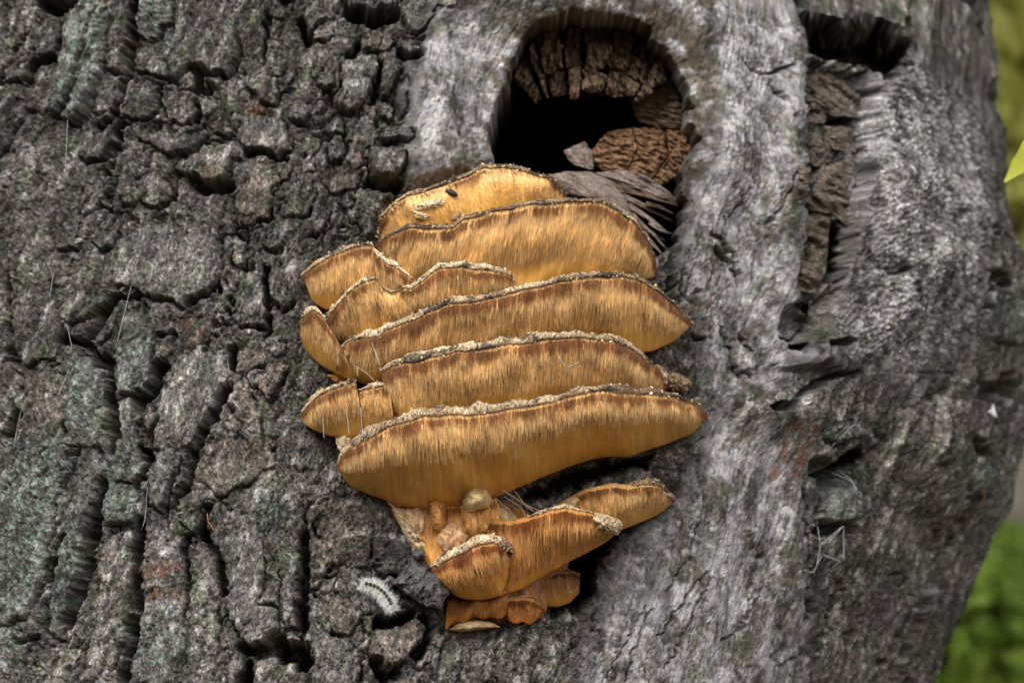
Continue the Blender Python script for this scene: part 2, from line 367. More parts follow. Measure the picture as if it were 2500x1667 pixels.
plate('L4', [(1400, 430), (1520, 480), (1620, 580), (1670, 700), (1690, 900), (1640, 1080), (1760, 1110), (1770, 1230), (1690, 1330), (1580, 1350), (1460, 1180), (1430, 1050), (1430, 800)], 36, (0, 34), S_, 16, 18)
plate('L4', [(1690, 560), (1830, 600), (1890, 640), (1905, 900), (1900, 1230), (1800, 1240), (1775, 1080), (1765, 860), (1700, 700)], 34, (0, 14), None, 14, 16)
plate('L4', [(1290, 60), (1450, 20), (1740, 20), (1730, 200), (1500, 350), (1380, 400), (1300, 330), (1230, 240)], 18, (0, 8), B_)
plate('L4', [(1120, 520), (1220, 480), (1310, 500), (1290, 620), (1220, 640), (1150, 580)], 26, (0, 26))
plate('L4', [(1790, 1245), (1890, 1250), (1890, 1330), (1800, 1340)], 32, (0, 10))
plate('L4', [(1910, 1170), (1990, 1080), (2040, 1250), (2200, 1290), (2290, 1400), (2240, 1600), (1960, 1600), (1940, 1400)], 34, (0, 4), S_, 14)
plate('L4', [(1440, 1420), (1500, 1360), (1570, 1470), (1560, 1600), (1420, 1600)], 20, (0, 0))
plate('L4', [(650, 10), (900, 10), (930, 200), (870, 315), (740, 300), (670, 160)], 26, (0, 8), G_)
plate('L4', [(1960, 650), (2060, 400), (2300, 380), (2360, 560), (2325, 860), (2100, 820), (2000, 990), (1935, 970), (1910, 760)], 22, (0, 4), B_, 10, 16)
plate('L4', [(2010, 1020), (2130, 990), (2280, 1080), (2290, 1160), (2200, 1280), (2120, 1255), (2060, 1130)], 24, (0, 12), B_)
# under the fungus
plate('F5', [(390, 970), (470, 800), (650, 775), (780, 700), (860, 770), (860, 880), (740, 1010), (690, 1080), (540, 1140), (400, 1040)], 54, (0, 26), B_, 16, 12)
plate('F5', [(480, 690), (640, 600), (760, 620), (750, 655), (600, 695), (480, 705)], 48, (0, 20), B_, 8, 8)
plate('F5', [(370, 680), (460, 670), (460, 760), (400, 850), (360, 780)], 30, (0, 10), B_)
plate('F5', [(900, 900), (1000, 760), (1050, 840), (990, 960)], 26, (0, 10))
plate('F5', [(740, 1090), (860, 960), (930, 980), (900, 1080), (800, 1130)], 30, (0, 14), B_)
# the fissure on the right
plate('R1', [(1030, 1490), (1150, 1430), (1190, 1470), (1090, 1540)], 34, (0, 10), S_, 8, 10)
plate('R1', [(700, -40), (1250, -40), (1270, 120), (1150, 180), (1060, 120), (900, 110), (800, 150), (720, 80)], 34, (0, 20), None, 14, 14)
plate('R1', [(1640, -40), (1780, -40), (1800, 200), (1940, 450), (1940, 800), (1800, 740), (1700, 600), (1660, 300)], 26, (0, 4), None, 14, 18)
plate('R2', [(870, 10), (1085, 0), (1085, 140), (1000, 320), (930, 400), (860, 340), (840, 250), (880, 120)], 4, (0, 10), None, 10, 10)
plate('R2', [(760, 420), (830, 395), (950, 470), (930, 540), (850, 600), (775, 585)], 6, (0, 10), K_, 8, 8)
plate('R2', [(580, 800), (760, 770), (880, 780), (1010, 740), (1020, 830), (960, 880), (870, 960), (800, 1020), (680, 1040), (660, 980), (720, 920), (620, 860)], 20, (0, 42), S_, 8, 9)
plate('R2', [(180, 130), (310, 110), (330, 200), (290, 280), (220, 300), (180, 220)], 30, (0, 18), S_, 10, 10)
plate('R2', [(460, 620), (560, 570), (650, 640), (690, 740), (600, 800), (520, 830)], 16, (0, 6), S_, 8, 10)
plate('R2', [(980, 1180), (1150, 1110), (1290, 1150), (1270, 1230), (1100, 1290), (1010, 1270)], 40, (0, 10), K_, 10, 12)
plate('R2', [(2040, 420), (2300, 330), (2400, 560), (2300, 640), (2060, 600)], 30, (0, 8), G_, 14, 16)
plate('R2', [(1960, 920), (2080, 960), (2130, 1190), (2060, 1260), (1960, 1220), (1900, 1060)], 34, (0, 16), None, 14, 16)
plate('R3', [(1230, 290), (1340, 180), (1460, 150), (1480, 260), (1430, 370), (1310, 400), (1220, 360)], 40, (0, 20), G_, 18, 14)
plate('R3', [(1950, 150), (2070, 60), (2190, 110), (2120, 260), (2000, 240)], 40, (0, 10), G_, 16, 16)
plate('R3', [(1480, 330), (1700, 260), (1880, 420), (1800, 640), (1560, 640)], 16, (0, 6), None, 10, 18)
plate('R3', [(1740, 480), (1900, 500), (1870, 620), (1800, 780), (1700, 760), (1690, 620)], 26, (0, 8), G_, 12, 14)
plate('R3', [(1190, 590), (1300, 560), (1360, 700), (1260, 830), (1200, 840), (1185, 700)], 20, (0, 8), K_, 10, 12)
plate('R3', [(1000, 900), (1150, 930), (1160, 1060), (1060, 1120), (960, 1040)], 18, (0, 10), K_, 10, 12)
plate('R3', [(1800, 900), (1900, 800), (1960, 900), (1880, 1100), (1760, 1250), (1700, 1250)], 28, (0, 4), None, 12, 18)

# long dark cracks: view, line, half width, depth
CR = [('L1', [(925, -30), (905, 250), (880, 480), (800, 760), (690, 870)], 11, 60), ('L1', [(150, 580), (260, 420), (330, 390), (410, 420)], 9, 45),
      ('L1', [(0, 590), (60, 560), (120, 540)], 6, 30), ('L1', [(300, 40), (420, 60), (500, 10)], 14, 60), ('L1', [(740, 1200), (830, 960), (850, 870)], 10, 45),
      ('L1', [(1350, 1270), (1440, 1310), (1570, 1290)], 12, 45), ('L1', [(1380, 520), (1360, 620), (1460, 620)], 12, 45),
      ('L3', [(420, 860), (560, 890), (640, 740), (720, 590)], 11, 50), ('L3', [(720, 590), (850, 600), (900, 610)], 8, 40), ('L3', [(1230, 640), (1400, 545)], 10, 50),
      ('L3', [(600, 940), (640, 1020), (700, 1010), (730, 1250), (720, 1568)], 11, 55), ('L3', [(1030, 1050), (1010, 1160), (880, 1280)], 13, 60),
      ('L3', [(1690, 420), (1720, 700), (1710, 820)], 7, 40), ('L3', [(1480, 930), (1490, 1040)], 10, 40), ('L3', [(60, 460), (70, 780), (140, 1100), (160, 1200)], 6, 40),
      ('L3', [(1260, 1568), (1400, 1280), (1450, 1200)], 12, 50), ('L3', [(60, 1440), (110, 1340)], 14, 50), ('L3', [(1010, 830), (1130, 840)], 6, 40),
      ('L4', [(650, 300), (600, 640), (540, 880), (440, 1180)], 13, 55), ('L4', [(880, 560), (865, 900), (880, 1050), (840, 1300), (780, 1568)], 12, 60),
      ('L4', [(1185, 640), (1180, 900)], 6, 30), ('L4', [(1310, 470), (1290, 640), (1400, 820), (1420, 1000)], 10, 45), ('L4', [(1915, 640), (1920, 980), (1905, 1230)], 12, 50),
      ('L4', [(1560, 1370), (1700, 1370), (1790, 1300)], 14, 60), ('L4', [(1800, 1365), (1900, 1370), (1910, 1440)], 22, 90), ('L4', [(900, 80), (940, 180), (870, 330)], 9, 45),
      ('L4', [(170, 1310), (260, 1290)], 8, 35), ('L4', [(1240, 120), (1200, 320), (1050, 520)], 10, 45), ('L4', [(1570, 1470), (1550, 1568)], 12, 55), ('L4', [(420, 640), (330, 900), (270, 1050)], 7, 30),
      ('F5', [(470, 735), (620, 730), (750, 670)], 11, 70), ('F5', [(460, 1060), (540, 1200), (600, 1160)], 14, 60), ('F5', [(860, 700), (900, 800), (800, 1000)], 12, 60),
      ('L2', [(660, 160), (720, 290)], 12, 55), ('L2', [(990, 100), (1150, 150), (1290, 110)], 14, 60), ('L2', [(990, 380), (1050, 310)], 10, 40), ('L2', [(1140, 720), (1185, 560), (1205, 440)], 7, 45),
      ('L2', [(290, 1050), (420, 1050), (550, 1110)], 7, 40), ('L2', [(1120, 1260), (1300, 1290)], 14, 55), ('L2', [(1340, 400), (1480, 400)], 10, 35), ('L2', [(400, 430), (410, 250), (430, 130)], 6, 28),
      ('R1', [(648, -30), (655, 300), (665, 700), (675, 1100), (650, 1568)], 7, 50), ('R1', [(820, 660), (960, 665)], 12, 50), ('R1', [(1690, 980), (1685, 1568)], 5, 45),
      ('R1', [(1010, 540), (1000, 700), (1010, 860)], 9, 40), ('R1', [(700, 900), (780, 920)], 10, 40), ('R1', [(300, 350), (400, 430), (570, 390)], 4, 18), ('R1', [(450, 460), (560, 600), (600, 690)], 4, 16),
      ('R1', [(470, 1230), (560, 1080), (600, 960)], 4, 14), ('R1', [(1660, 480), (1700, 560), (1760, 740), (1880, 840)], 8, 40), ('R1', [(1550, -20), (1640, 160), (1650, 300)], 6, 28),
      ('R1', [(150, 1290), (240, 1340), (320, 1500)], 5, 24), ('R1', [(250, 1200), (360, 1030)], 3, 12), ('R1', [(1380, 1000), (1390, 1200), (1410, 1350)], 5, 22),
      ('R2', [(680, 1050), (800, 1035), (960, 900), (1020, 850)], 10, 45), ('R2', [(520, 560), (600, 690)], 4, 18), ('R2', [(400, 540), (470, 660), (500, 830)], 5, 22), ('R2', [(340, 30), (490, 200), (490, 270)], 5, 24),
      ('R2', [(2090, 0), (2050, 280), (1990, 480)], 6, 40), ('R2', [(2080, 180), (2200, 280)], 14, 60), ('R2', [(2020, 900), (2150, 960), (2220, 880)], 22, 80), ('R2', [(1980, 1290), (2080, 1330)], 16, 60),
      ('R2', [(1010, 670), (1150, 630)], 7, 30), ('R2', [(1060, 840), (1170, 840)], 8, 26), ('R2', [(230, 590), (310, 600)], 6, 24),
      ('R3', [(1150, 200), (1175, 480), (1175, 580), (1170, 740), (1190, 890)], 5, 34), ('R3', [(1180, 580), (1240, 510)], 5, 26), ('R3', [(1240, 100), (1300, 160), (1400, 100)], 22, 75), ('R3', [(1250, 420), (1400, 410)], 14, 50),
      ('R3', [(2000, 330), (1900, 520), (1820, 720), (1690, 1000), (1640, 1212)], 12, 55), ('R3', [(300, 1000), (360, 840)], 3, 10), ('R3', [(390, 980), (540, 760), (640, 640)], 3, 10), ('R3', [(230, 1212), (300, 950), (360, 830)], 3, 12),
      ('R3', [(420, 1150), (560, 900), (620, 750)], 3, 10), ('R3', [(940, 480), (880, 820), (800, 960)], 3, 12), ('R3', [(620, 260), (560, 560), (430, 740)], 3, 10), ('R3', [(720, 1000), (830, 940), (960, 700)], 3, 14),
      ('R3', [(150, 1180), (240, 980), (330, 820)], 2.5, 9), ('R3', [(1000, 1080), (1090, 1030)], 10, 30)]
# black hollows: view, outline, depth, edge width
HO = [('H', [(215, 800), (240, 640), (300, 540), (320, 420), (380, 290), (440, 190), (520, 130), (640, 100), (800, 92), (950, 108), (1080, 160), (1180, 230), (1240, 330), (1300, 440), (1330, 600), (1350, 720), (1372, 850), (1350, 950),
              (1295, 1000), (1300, 1100), (1340, 1180), (1300, 1290), (1280, 1440), (1180, 1500), (900, 1300), (500, 1200), (300, 1100), (230, 930)], 800, 15),
      ('R1', [(650, 80), (720, 70), (830, 150), (1050, 130), (1270, 260), (1180, 400), (1060, 500), (1010, 430), (900, 390), (700, 340), (655, 300)], 230, 40),
      ('R1', [(670, 330), (1000, 400), (1030, 560), (1010, 800), (1010, 900), (960, 1250), (860, 1568), (650, 1568), (675, 1100)], 58, 14),
      ('R1', [(850, 1190), (930, 1245), (900, 1330), (855, 1470), (822, 1500), (832, 1290)], 110, 12),
      ('R2', [(1110, -10), (1190, -10), (1170, 120), (1080, 250), (1010, 260), (1075, 150)], 110, 14), ('R2', [(890, 410), (1000, 372), (970, 490)], 90, 10), ('R2', [(770, 595), (890, 645), (850, 712), (790, 680)], 110, 12),
      ('R2', [(740, 400), (860, 340), (1000, 300), (1150, 200), (1160, 350), (960, 600), (860, 720), (780, 690), (740, 560)], 36, 26),
      ('R2', [(1110, 1310), (1290, 1260), (1330, 1350), (1250, 1440), (1110, 1415)], 100, 18), ('R2', [(1010, 1440), (1110, 1430), (1080, 1530), (1020, 1520)], 80, 14),
      ('F4', [(130, 700), (400, 560), (560, 520), (820, 480), (800, 560), (620, 600), (400, 680), (200, 740)], 130, 20),
      ('F4', [(300, 1030), (600, 870), (640, 880), (560, 1000), (520, 1160), (470, 1240), (330, 1290), (260, 1180)], 200, 22),
      ('R1', [(1640, 500), (1700, 520), (1690, 570), (1650, 560)], 60, 10)]
SMOOTH = [V('P', [(985, 50), (1240, 10), (1420, -30), (1820, -30), (1835, 120), (1835, 420), (1800, 760), (1850, 830), (1640, 930), (1560, 640), (1545, 420), (1120, 400), (960, 440), (925, 300), (945, 130)]),
          V('P', [(1620, 960), (1850, 990), (1835, 1640), (1310, 1640), (1360, 1420), (1400, 1270), (1560, 1130)])]
GRAN = V('P', [(1930, 230), (2060, 120), (2260, 250), (2240, 760), (2080, 900), (1880, 830), (1880, 780), (1960, 560)])
FUNG = V('P', [(690, 640), (780, 570), (860, 540), (880, 470), (1100, 370), (1300, 440), (1440, 480), (1520, 620), (1500, 650), (1590, 740), (1500, 810), (1600, 880), (1625, 950), (1540, 1030), (1500, 1100), (1550, 1145),
               (1420, 1230), (1330, 1300), (1330, 1400), (1240, 1435), (1020, 1445), (1030, 1340), (930, 1230), (890, 1150), (780, 1080), (690, 960), (730, 880), (690, 800)])
RED = [V('L1', [(1680, 620), (1760, 700), (1880, 715), (1870, 790), (1700, 790)]), V('L1', [(1370, 1150), (1500, 1190), (1470, 1270), (1350, 1250)]), V('L1', [(930, 20), (960, 250), (910, 480), (890, 480), (920, 250)]),
       V('R2', [(780, 1150), (960, 1170), (930, 1500), (680, 1480)]), V('L3', [(1180, 740), (1330, 760), (1290, 900), (1190, 860)]), V('L4', [(900, 850), (1130, 780), (1150, 1030), (920, 1040)])]
GREEN = [V('L1', [(1020, 0), (1180, 0), (1170, 180), (1200, 200), (1180, 420), (1240, 480), (1190, 580), (1120, 430)]), V('L1', [(430, 250), (540, 0), (690, 60), (700, 480), (600, 780), (480, 800), (420, 560)]),
         V('L4', [(60, 60), (480, 40), (420, 420), (340, 800), (200, 1100), (40, 900)]), V('L4', [(680, 150), (860, 200), (850, 560), (690, 560)]), V('L3', [(800, 900), (960, 900), (960, 1200), (820, 1200)]),
         V('L4', [(820, 1250), (1150, 1100), (1160, 1500), (860, 1560)]), V('R1', [(1690, 60), (1800, 120), (1860, 420), (1760, 320)]), V('R2', [(2080, 330), (2350, 320), (2340, 600), (2120, 420)]),
         V('R3', [(1260, 160), (1470, 160), (1440, 360), (1260, 380)]), V('R3', [(1900, 60), (2170, 60), (2120, 260), (1900, 240)]), V('L4', [(400, 700), (520, 640), (460, 1100), (360, 1150)]),
         V('L3', [(400, 1080), (560, 1000), (600, 1400), (430, 1420)]), V('L4', [(1540, 200), (1840, 500), (1700, 620), (1600, 520)]), V('L4', [(0, 950), (200, 900), (150, 1500), (0, 1500)])]

# ---- the surface grid: dense where the photo looks, coarse round the back, above and below
STEP = 0.00082
zc0, zc1 = 1.648, 2.190
def theta_cols():
    th = [rad(-33)]
    while th[-1] < rad(100):
        th.append(th[-1] + STEP / RR / max(math.cos(th[-1]), 0.42))
    back = np.linspace(th[-1], th[0] + 2 * np.pi, 90)[1:-1]
    return np.concatenate([th, back])
TH = theta_cols()
ZR = np.concatenate([np.linspace(-0.3, 1.35, 40), np.linspace(1.36, zc0, 50)[:-1], np.arange(zc0, zc1, STEP), np.linspace(zc1, 2.5, 50)[1:], np.linspace(2.52, 5.2, 50)])
NR, NC = len(ZR), len(TH)
tt, zz = np.meshgrid(TH, ZR)
# silhouette: the trunk swells beside the hollow and draws in below
zpx = 833.5 - (zz - 1.9158) / PX * math.cos(PITCH)            # rough photo row
dpx = np.interp(zpx, [-900, 0, 180, 300, 500, 760, 960, 1060, 1170, 1350, 1667, 2600], [0, 18, 45, 110, 122, 62, 20, -45, -105, -170, -290, -200])
tdeg = np.degrees(tt)
wside = sstep(10, 62, tdeg) * (1 - sstep(110, 200, tdeg))
R0 = RR + dpx * PX * wside
flare = np.clip(0.9 - zz, 0, 1.2); R0 = R0 + 0.16 * flare ** 2
sn, cs = np.sin(tt), np.cos(tt)
B0 = np.stack([AX + R0 * sn, AY - R0 * cs, zz], -1)
px_, py_, dep_ = project(B0)
front = (tdeg < 100)
px_ = np.where(front, px_, 9999.0).astype(np.float32); py_ = np.where(front, py_, 9999.0).astype(np.float32)
au = (tt * RR / PX).astype(np.float32); av = (-zz / PX).astype(np.float32)   # arc coordinates in photo px
# ---- rough outline warp
wx = 8 * fbm(au / 46, av / 46, 11, 2) + 3 * fbm(au / 15, av / 15, 13, 2); wy = 8 * fbm(au / 46, av / 46, 31, 2) + 3 * fbm(au / 15, av / 15, 33, 2)
qx, qy = px_ + wx, py_ + wy
gu = au + (0.24 + 0.10 * sstep(900, 200, px_)) * (av + 833 + 1.9158 / PX - 833) + 26 * pn(au / 240, av / 240, 5); gv = av + 20 * pn(au / 200, av / 200, 6)
# swirl of grain below-left of the fungus
sw = np.exp(-(((px_ - 1010) / 150) ** 2 + ((py_ - 1330) / 150) ** 2))
rr_ = np.hypot(px_ - 1090, py_ - 1180)
gu = gu * (1 - 0.75 * sw) + (rr_ * 1.1 + 22 * pn(au / 40, av / 40, 77)) * 0.75 * sw

def mask_of(polys, soft):
    m = np.zeros(px_.shape, np.float32)
    for p in polys:
        a = np.array(p); x0, y0 = a.min(0) - soft - 30; x1, y1 = a.max(0) + soft + 30
        s = (qx > x0) & (qx < x1) & (qy > y0) & (qy < y1)
        if s.any():
            m[s] = np.maximum(m[s], sstep(-soft, soft, poly_sd(qx[s], qy[s], p)))
    return m
mS = mask_of(SMOOTH, 34); mG = mask_of([GRAN], 40); mF = mask_of([FUNG], 16)
rough = np.clip(1 - mS - 0.8 * mG, 0, 1)

# ---- filler plates between the drawn ones
f1, f2, cid = worley(gu / 84 + 0.45 * pn(au / 60, av / 60, 3) + 0.15 * pn(au / 17, av / 17, 3), gv / 400 + 0.3 * pn(au / 50, av / 50, 4), 2)
edge = (f2 - f1) * 55
ch = _rnd[(cid * 31 + 7) & 4095]
def terrace(t, sharp=0.55):                          # flakes: flat steps with sharp risers along the contours of a noise
    k = np.floor(t); return k + sstep(sharp, 1.0, t - k)
open_ = np.clip(-0.12 + 1.5 * pn(au / 110, av / 150, 15), 0, 1)     # how far a joint gapes
H = rough * (12 * ch * sstep(0, 34, edge) + 4 * (1 - np.exp(-edge / 30)) - (4 + 46 * open_) * np.exp(-(edge / (1.8 + 4.0 * open_)) ** 2))
flake = 4.0 * terrace(2.4 * fbm(gu / 60, gv / 300, 16, 3))
def facets(lu, lv, seed, amp):                       # small tilted faces, each broken off at its own angle
    a1, a2, ai, ox, oy = worley(gu / lu + 0.35 * pn(au / lu, av / lu, seed), gv / lv + 0.35 * pn(au / lu, av / lu, seed + 1), seed, 0.9, True)
    rv = _rnd[(ai * 71 + 17) & 4095]
    return rv, amp * ((2.6 * _rnd[(ai * 29 + 3) & 4095] - 1.3) * ox + (2.6 * _rnd[(ai * 43 + 11) & 4095] - 1.0) * oy + 0.9 * _rnd[(ai * 11 + 5) & 4095]) - amp * 0.55 * np.exp(-((a2 - a1) / 0.07) ** 2)
rv1, fa1 = facets(36, 150, 23, 6.5); rv2, fa2 = facets(15, 52, 27, 3.0)
facet = fa1 + fa2
flake = flake + facet
H = H + rough * flake
pid = np.where((edge > 7) & (rough > 0.5), 1000 + cid, 0)
lim = front & (px_ > -20) & (px_ < 2520) & (py_ > -20) & (py_ < 1690)
pid = np.where(lim, pid, 0)

# ---- broad forms: burl round the hollow, ridges, the swelling right of the fissure
def lump(cx, cy, rx, ry, h):
    return h * np.exp(-(((px_ - cx) / rx) ** 2 + ((py_ - cy) / ry) ** 2))
H = H + lump(1040, 250, 90, 210, 46) + lump(1780, 330, 130, 330, 40) + lump(1500, -40, 330, 110, 46) + lump(2160, 520, 190, 420, 44) + lump(1900, 1000, 90, 60, 20)
H = H + lump(1650, 1450, 260, 330, 26) + lump(300, 700, 260, 300, 14) + lump(1010, 1330, 110, 120, 18) + lump(2090, 1290, 70, 90, 20) + lump(2330, 1160, 90, 120, 26)
H = H + 14 * fbm(au / 300, av / 300, 41, 2)
RIDGE = [([(1590, 110), (1645, 290), (1610, 430), (1580, 620)], 62, 30), ([(1800, 90), (1812, 420), (1790, 690), (1845, 830)], 52, 36), ([(1700, 985), (1620, 1200), (1480, 1600)], 95, 32), ([(1830, 1000), (1800, 1300), (1690, 1600)], 60, 26),
         ([(2010, 220), (2080, 600), (1970, 840), (1870, 890)], 90, 36), ([(2235, 150), (2245, 700), (2150, 1050), (2030, 1600)], 58, 24), ([(1850, 835), (2000, 760), (2120, 600)], 46, 22), ([(1560, 1130), (1440, 1320), (1340, 1600)], 60, 22),
         ([(1000, 40), (1010, 240), (985, 400)], 60, 26), ([(1180, 20), (1420, -20), (1620, 60)], 60, 30), ([(540, -20), (470, 180), (330, 300)], 60, 22), ([(520, 900), (420, 1120), (380, 1300)], 44, 24), ([(130, 1000), (100, 1300), (30, 1568)], 70, 26), ([(640, 1150), (600, 1420)], 50, 20)]
for pts, w_, h_ in RIDGE:
    P_ = V('P', pts); a = np.array(P_); x0, y0 = a.min(0) - 240; x1, y1 = a.max(0) + 240
    s = (px_ > x0) & (px_ < x1) & (py_ > y0) & (py_ < y1)
    H[s] = H[s] + h_ * np.exp(-(line_d(px_[s] + 14 * pn(au[s] / 90, av[s] / 90, 43), py_[s], P_) / w_) ** 2)

# ---- drawn plates
sd_best = np.full(px_.shape, -1e3, np.float32)
tints = {}
gape = np.zeros(px_.shape, np.float32)
for i, (poly, h, tilt, tint, dome, w) in enumerate(PL):
    a = np.array(poly); x0, y0 = a.min(0) - 60; x1, y1 = a.max(0) + 60
    s = (qx > x0) & (qx < x1) & (qy > y0) & (qy < y1)
    if not s.any(): continue
    d = poly_sd(qx[s], qy[s], poly)
    c = a.mean(0); ext = (a.max(0) - a.min(0)) / 2 + 1
    rx = np.clip((qx[s] - c[0]) / ext[0], -1.2, 1.2); ry = np.clip((qy[s] - c[1]) / ext[1], -1.2, 1.2)
    hp = (0.66 if h < 35 else 0.95) * h + 0.75 * tilt[0] * rx + 0.75 * tilt[1] * ry + 0.5 * dome * (1 - np.exp(-np.maximum(d, 0) / 26)) - 6
    hp = hp + 4 * pn(au[s] / 34, av[s] / 34, 50 + i % 7) + 0.62 * rough[s] * flake[s]
    soft = 1 + 6.5 * sstep(0.25, -0.8, ry + 0.25 * rx) * (0.5 + 0.9 * _rnd[(i * 37) & 4095])     # the upper edge melts into the bark above
    prof = 1 - (1 - np.clip(d / (0.62 * w * soft), 0, 1)) ** 2.2
    inside = d > 0
    Hs = H[s]; low = np.where(soft > 2, Hs, np.minimum(Hs, 0) - 4)
    big = Hs * 0.25                                   # keep a memory of the broad forms
    Hs = np.where(inside, low + (hp + big - low) * prof, Hs)
    H[s] = Hs
    p = pid[s]; p = np.where(d > 1.5, i + 1, np.where((d > -7), 0, p)); pid[s] = p
    sd_best[s] = np.maximum(sd_best[s], d)
    gape[s] = np.where(d > -26, np.maximum(gape[s] * (d < 0), (0.12 + 0.88 * sstep(-0.5, 0.8, ry + 0.5 * rx))), gape[s])
    tints[i + 1] = tint
out_d = np.maximum(-sd_best, 0)
trn = np.exp(-(out_d / 6) ** 2) * (sd_best < 0) * front
H = H - trn * gape * (7 + 40 * np.clip(fbm(au / 60, av / 60, 61, 2) + 0.35, 0, 1.5))

# ---- cracks and hollows
for view, pts, w, dp in CR:
    P_ = V(view, pts); a = np.array(P_); x0, y0 = a.min(0) - 60; x1, y1 = a.max(0) + 60
    s = (qx > x0) & (qx < x1) & (qy > y0) & (qy < y1)
    if not s.any(): continue
    jx = 5 * pn(au[s] / 16, av[s] / 16, 71)
    d = np.maximum(line_d(qx[s] + jx, qy[s], P_), 0)
    d = d + 3 * np.abs(pn(au[s] / 30, av[s] / 30, 72))
    ww = w * 1.15
    H[s] = H[s] - dp * 1.9 * (1 - sstep(ww * 0.35, ww * 1.35, d))
    pid[s] = np.where(d < ww * 0.9, 0, pid[s])
H = H * (1 - 0.9 * mF) - 10 * mF
hollow = np.zeros(px_.shape, np.float32); deep = hollow.copy()
for k, (view, pts, dp, ew) in enumerate(HO):
    P_ = V(view, pts); a = np.array(P_); x0, y0 = a.min(0) - 60; x1, y1 = a.max(0) + 60
    s = (qx > x0) & (qx < x1) & (qy > y0) & (qy < y1)
    if not s.any(): continue
    d = poly_sd(qx[s], qy[s], P_)
    if k == 0: d = d + 9 * fbm(au[s] / 40, av[s] / 40, 64, 3)
    if k in (1, 2): d = np.where(qx[s] > 1965, d + 16 * fbm(au[s] / 42, av[s] / 42, 63, 3), d)
    m = sstep(0, 1, np.clip(d / ew, 0, 1))
    if dp > 60:
        pid[s] = np.where(d > 0, 0, pid[s])
        deep[s] = np.maximum(deep[s], dp * m)
        hollow[s] = np.maximum(hollow[s], m)
        H[s] = H[s] + 8 * np.exp(-((d + 9) / 13) ** 2) * (dp > 150)      # a callus lip round the hole
    else:
        keep = np.isin(pid[s], np.arange(1, len(PL) + 1))
        H[s] = H[s] - dp * m * np.where(keep, 0.34, 1.0)

# ---- relief at every smaller scale
onp = sstep(2, 14, sd_best)
amp = rough * (0.75 + 0.5 * pn(au / 160, av / 160, 81)) * (1 - 0.3 * onp) + mG * 0.55 + mS * 0.22
H = H + amp * (1.6 * ridged(gu / 40, gv / 90, 90, 2) + 1.5 * ridged(gu / 13, gv / 24, 94, 2) + 2.2 * fbm(gu / 7, gv / 9, 97, 2))
cr = np.abs(pn(gu / 34 + 0.6 * pn(au / 14, av / 14, 101), gv / 60 + 0.6 * pn(au / 14, av / 14, 102), 103))
H = H - rough * 9 * np.exp(-(cr / 0.03) ** 2)
cr2 = np.abs(pn(gu / 19 + 0.7 * pn(au / 11, av / 11, 104), gv / 46 + 0.7 * pn(au / 11, av / 11, 105), 106))
H = H - rough * 5 * np.exp(-(cr2 / 0.035) ** 2)
g1, g2, gid = worley(gu / 11, gv / 19, 22)
H = H + mG * (7.5 * (g2 - g1) / 0.5)
# wrinkles: every plate has its own direction
key = np.where((pid > 0) & (pid < 1000), pid * 13 + 5, cid * 7 + 3)
phi = (1.0 * _rnd[key & 4095] - 0.7) * rough - 0.1
wu = au * np.cos(phi) + av * np.sin(phi) + 7 * pn(au / 30, av / 30, 170); wv = av * np.cos(phi) - au * np.sin(phi)
wr = ridged(wu / 11, wv / 60, 171, 2) + 0.6 * ridged(wu / 6, wv / 26, 173, 2)
H = H + rough * 2.1 * wr * (0.6 + 0.8 * _rnd[(key * 3) & 4095])
# smooth bark: fine wavy lines and hairline cracks along the grain
H = H + mS * (1.8 * ridged(gu / 15, gv / 80, 111, 3) + 1.5 * fbm(gu / 9, gv / 9, 113, 2) - 6 * np.exp(-(np.abs(pn(gu / 36, gv / 240, 114) + 0.25 * pn(gu / 12, gv / 20, 115)) / 0.03) ** 2))
H = H * (1 - 0.7 * (tdeg > 100))
Rd = R0 + H * PX
# ---- positions
PV = np.stack([AX + Rd * sn, AY - Rd * cs, zz], -1).astype(np.float32)
PV = PV + (deep * PX)[..., None] * np.array([0, math.cos(rad(9)), math.sin(rad(9))], np.float32)     # hollows run straight into the wood

# ---- pigment
def mixc(c, m, k):
    return c * (1 - m[..., None]) + np.array(k, np.float32) * m[..., None]
base = np.ones(px_.shape + (3,), np.float32) * np.array([0.175, 0.155, 0.140], np.float32)
n0 = fbm(au / 120, av / 120, 121, 3); n1 = fbm(au / 38, av / 38, 125, 3); n2 = fbm(au / 14, av / 14, 129, 2)
base = mixc(base, 0.5 * sstep(0.1, 0.6, n1), (0.225, 0.168, 0.135))
base = mixc(base, 0.7 * sstep(0.1, 0.5, fbm(gu / 50, gv / 80, 133, 3)), (0.118, 0.138, 0.085))
base = mixc(base, 0.75 * sstep(0.2, 0.75, fbm(gu / 24, gv / 36, 137, 3)), (0.36, 0.345, 0.345))
base = mixc(base, 0.6 * sstep(0.35, 0.8, fbm(gu / 15, gv / 22, 161, 3)), (0.07, 0.065, 0.055))
base = mixc(base, 0.5 * sstep(0.1, 0.8, n2 + 0.4 * n0), (0.30, 0.285, 0.265))
base *= ((0.72 + 0.56 * rv1) * (0.70 + 0.6 * rv2))[..., None] * (1 - 0.35 * mS[..., None]) + 0.35 * mS[..., None]
base = mixc(base, 0.9 * mS * sstep(-0.7, 0.4, n0 + 0.6 * n2), (0.44, 0.425, 0.44))
base = mixc(base, 0.85 * mG * sstep(-0.7, 0.4, n1), (0.40, 0.385, 0.38))
base = mixc(base, 0.4 * mS * sstep(0.05, 0.6, n1), (0.235, 0.19, 0.15))
base = mixc(base, 0.4 * mS * sstep(0.15, 0.6, fbm(gu / 40, gv / 100, 181, 3)), (0.18, 0.185, 0.12))
base = mixc(base, 0.5 * mS * sstep(0.3, 0.7, fbm(gu / 16, gv / 60, 185, 3)), (0.11, 0.095, 0.07))
lid = np.zeros(px_.shape, np.float32)
